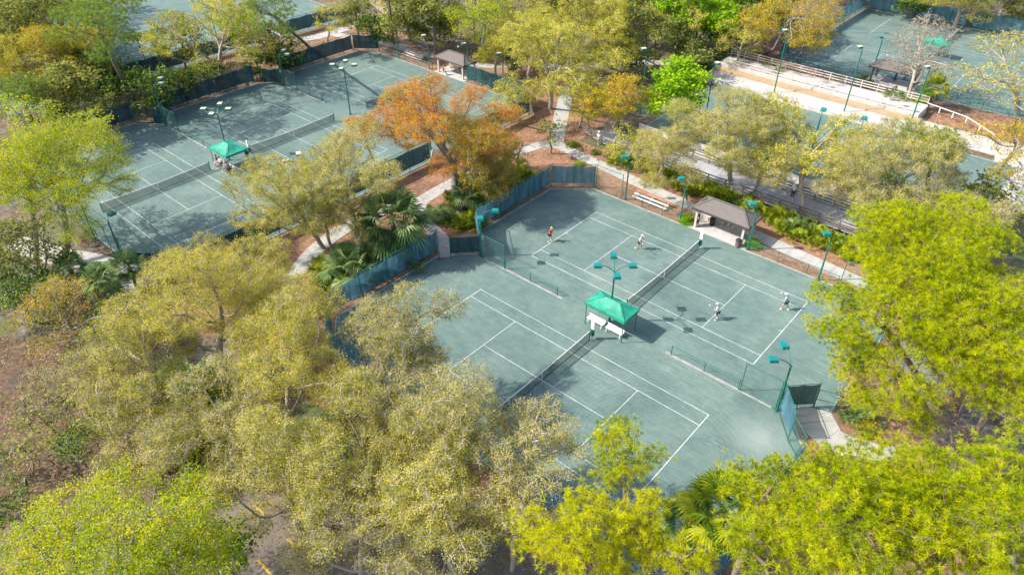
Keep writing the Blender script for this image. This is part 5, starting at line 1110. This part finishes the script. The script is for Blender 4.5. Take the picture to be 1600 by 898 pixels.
def racket(t_person, hand, d, label):
    w_ = Matrix.Translation(t_person.location) @ Matrix.Rotation(t_person.rotation_euler.z, 4, 'Z'); p = w_ @ Vector(hand); d = (w_.to_3x3() @ Vector(d)).normalized()
    t = thing('tennis_racket', label, 'racket', tuple(p), 0, 'tennis rackets'); x = d.orthogonal().normalized()
    MB().tube([tuple(-d*.05), tuple(d*.16)], .016, 6).build('grip', 'rubber', t)
    fr = MB().tube([tuple(d*.16), tuple(d*.36)], .011, 5); c = d*.52; pts = [tuple(c+d*.17*math.cos(a)+x*.13*math.sin(a)) for a in [2*math.pi*k/18 for k in range(19)]]; fr.tube(pts, .012, 5); fr.build('hoop', 'rubber', t)
    st = MB()
    for k in range(-4, 5): o = k*.027; l = .17*math.sqrt(1-(o/.13)**2); st.bar(tuple(c+x*o-d*l), tuple(c+x*o+d*l), .003)
    for k in range(-5, 6): o = k*.029; l = .13*math.sqrt(1-(o/.17)**2); st.bar(tuple(c+d*o-x*l), tuple(c+d*o+x*l), .003)
    st.build('strings', 'white', t)
READY = dict(pelvis=(-.05, 0, .88), chest=(.06, 0, 1.24), elbow_l=(.12, .27, 1.1), hand_l=(.36, .1, 1.05), elbow_r=(.1, -.27, 1.1), hand_r=(.36, -.06, 1.02), knee_l=(.08, .17, .48), foot_l=(-.02, .2, .09), knee_r=(.08, -.17, .48), foot_r=(-.02, -.2, .09))
STAND = dict(pelvis=(0, 0, .94), chest=(0, 0, 1.32), elbow_l=(-.03, .26, 1.15), hand_l=(.1, .27, .9), elbow_r=(-.03, -.26, 1.15), hand_r=(.12, -.26, .92), knee_l=(.03, .11, .5), foot_l=(0, .12, .09), knee_r=(.02, -.11, .5), foot_r=(-.05, -.12, .09))
STRIDE = dict(pelvis=(0, 0, .9), chest=(.1, 0, 1.26), elbow_l=(.2, .27, 1.12), hand_l=(.4, .25, 1.2), elbow_r=(.05, -.3, 1.12), hand_r=(.28, -.42, 1.08), knee_l=(.22, .12, .52), foot_l=(.25, .13, .09), knee_r=(-.05, -.12, .48), foot_r=(-.32, -.13, .12))
SIT = dict(pelvis=(0, 0, .56), chest=(.04, 0, .92), elbow_l=(.08, .24, .76), hand_l=(.32, .14, .68), elbow_r=(.08, -.24, .76), hand_r=(.32, -.12, .68), knee_l=(.44, .12, .52), foot_l=(.44, .14, .09), knee_r=(.44, -.12, .52), foot_r=(.48, -.14, .09))
def at(q, z=.012): p = G(*q); return (p[0], p[1], z)
a = person(at((859, 377)), R(0), 'tennis player in red shirt and yellow cap at the left baseline', READY, 'red', 'black', 'yellow'); racket(a, (.38, -.04, 1.0), (.6, .3, -.6), 'racket held by the player in red')
a = person(at((998, 389)), R(10), 'tennis player in white shirt and black shorts near the left service line', STRIDE, 'white', 'black', 'white'); racket(a, (.3, -.43, 1.08), (.6, -.7, .4), 'racket held by the player in white with black shorts')
a = person(at((1119, 499)), R(185), 'tennis player in white top with navy shorts near the right service line', READY, 'white', 'navy', 'lilac'); racket(a, (.38, -.04, 1.0), (.8, -.1, .3), 'racket held by the player in navy shorts')
a = person(at((1226, 484)), R(185), 'tennis player in pale blue shirt near the right baseline', STRIDE, 'sky', 'black', 'white'); racket(a, (.3, -.43, 1.08), (.9, -.2, .3), 'racket held by the player in pale blue')
for i, (dx, dy, rz, po, sh, so_, lb) in enumerate(((-1.4, -.95, -90, SIT, 'black', 'lilac', 'person seated leftmost under the left canopy in dark top'), (-.7, -.95, -80, SIT, 'white', 'navy', 'person seated second from left under the left canopy'), (.6, -.95, -90, SIT, 'navy', 'grey', 'person seated third under the left canopy in navy'), (1.3, -.95, -100, SIT, 'lilac', 'black', 'person seated rightmost under the left canopy in lilac'), (1.9, -1.5, 140, STAND, 'grey', 'black', 'person standing at the corner of left canopy'))):
    p = (-39.3+dx, 9.0+dy, .012); person(p, R(rz), lb, po, sh, so_, None, 'skin' if i % 2 else 'long', group='people at the left canopy')
person(at((389, 254)), R(-60), 'person in black jacket with pale shorts standing right of left canopy', STAND, 'black', 'white', None)
person(at((1380, 104)), R(60), 'player in blue shirt on the upper right courts, left of shelter', STAND, 'blue', 'navy', 'white')
person(at((1457, 119)), R(200), 'player in bright blue jacket bending right of the upper right shelter', READY, 'blue', 'black', 'white')
person(at((257, 68)), R(200), 'player in blue shirt on the upper left court behind trees', READY, 'blue', 'white', None)
person((*G(1237, 310, .55)[:2], .55), R(90), 'person with white top and dark trousers on the boardwalk', STAND, 'white', 'black', 'white', 'long')
person((*G(935, 222, .4)[:2], .0), R(90), 'person in white near the boardwalk start', STAND, 'white', 'grey', 'white')
person(at((693, 118), .06), R(30), 'person in pink red top inside the far shelter', SIT, 'red', 'white', None)
person(at((1090, 352), .06), R(30), 'person in dark clothes at the left pillar of front shelter', STAND, 'black', 'grey', None, h=.9)
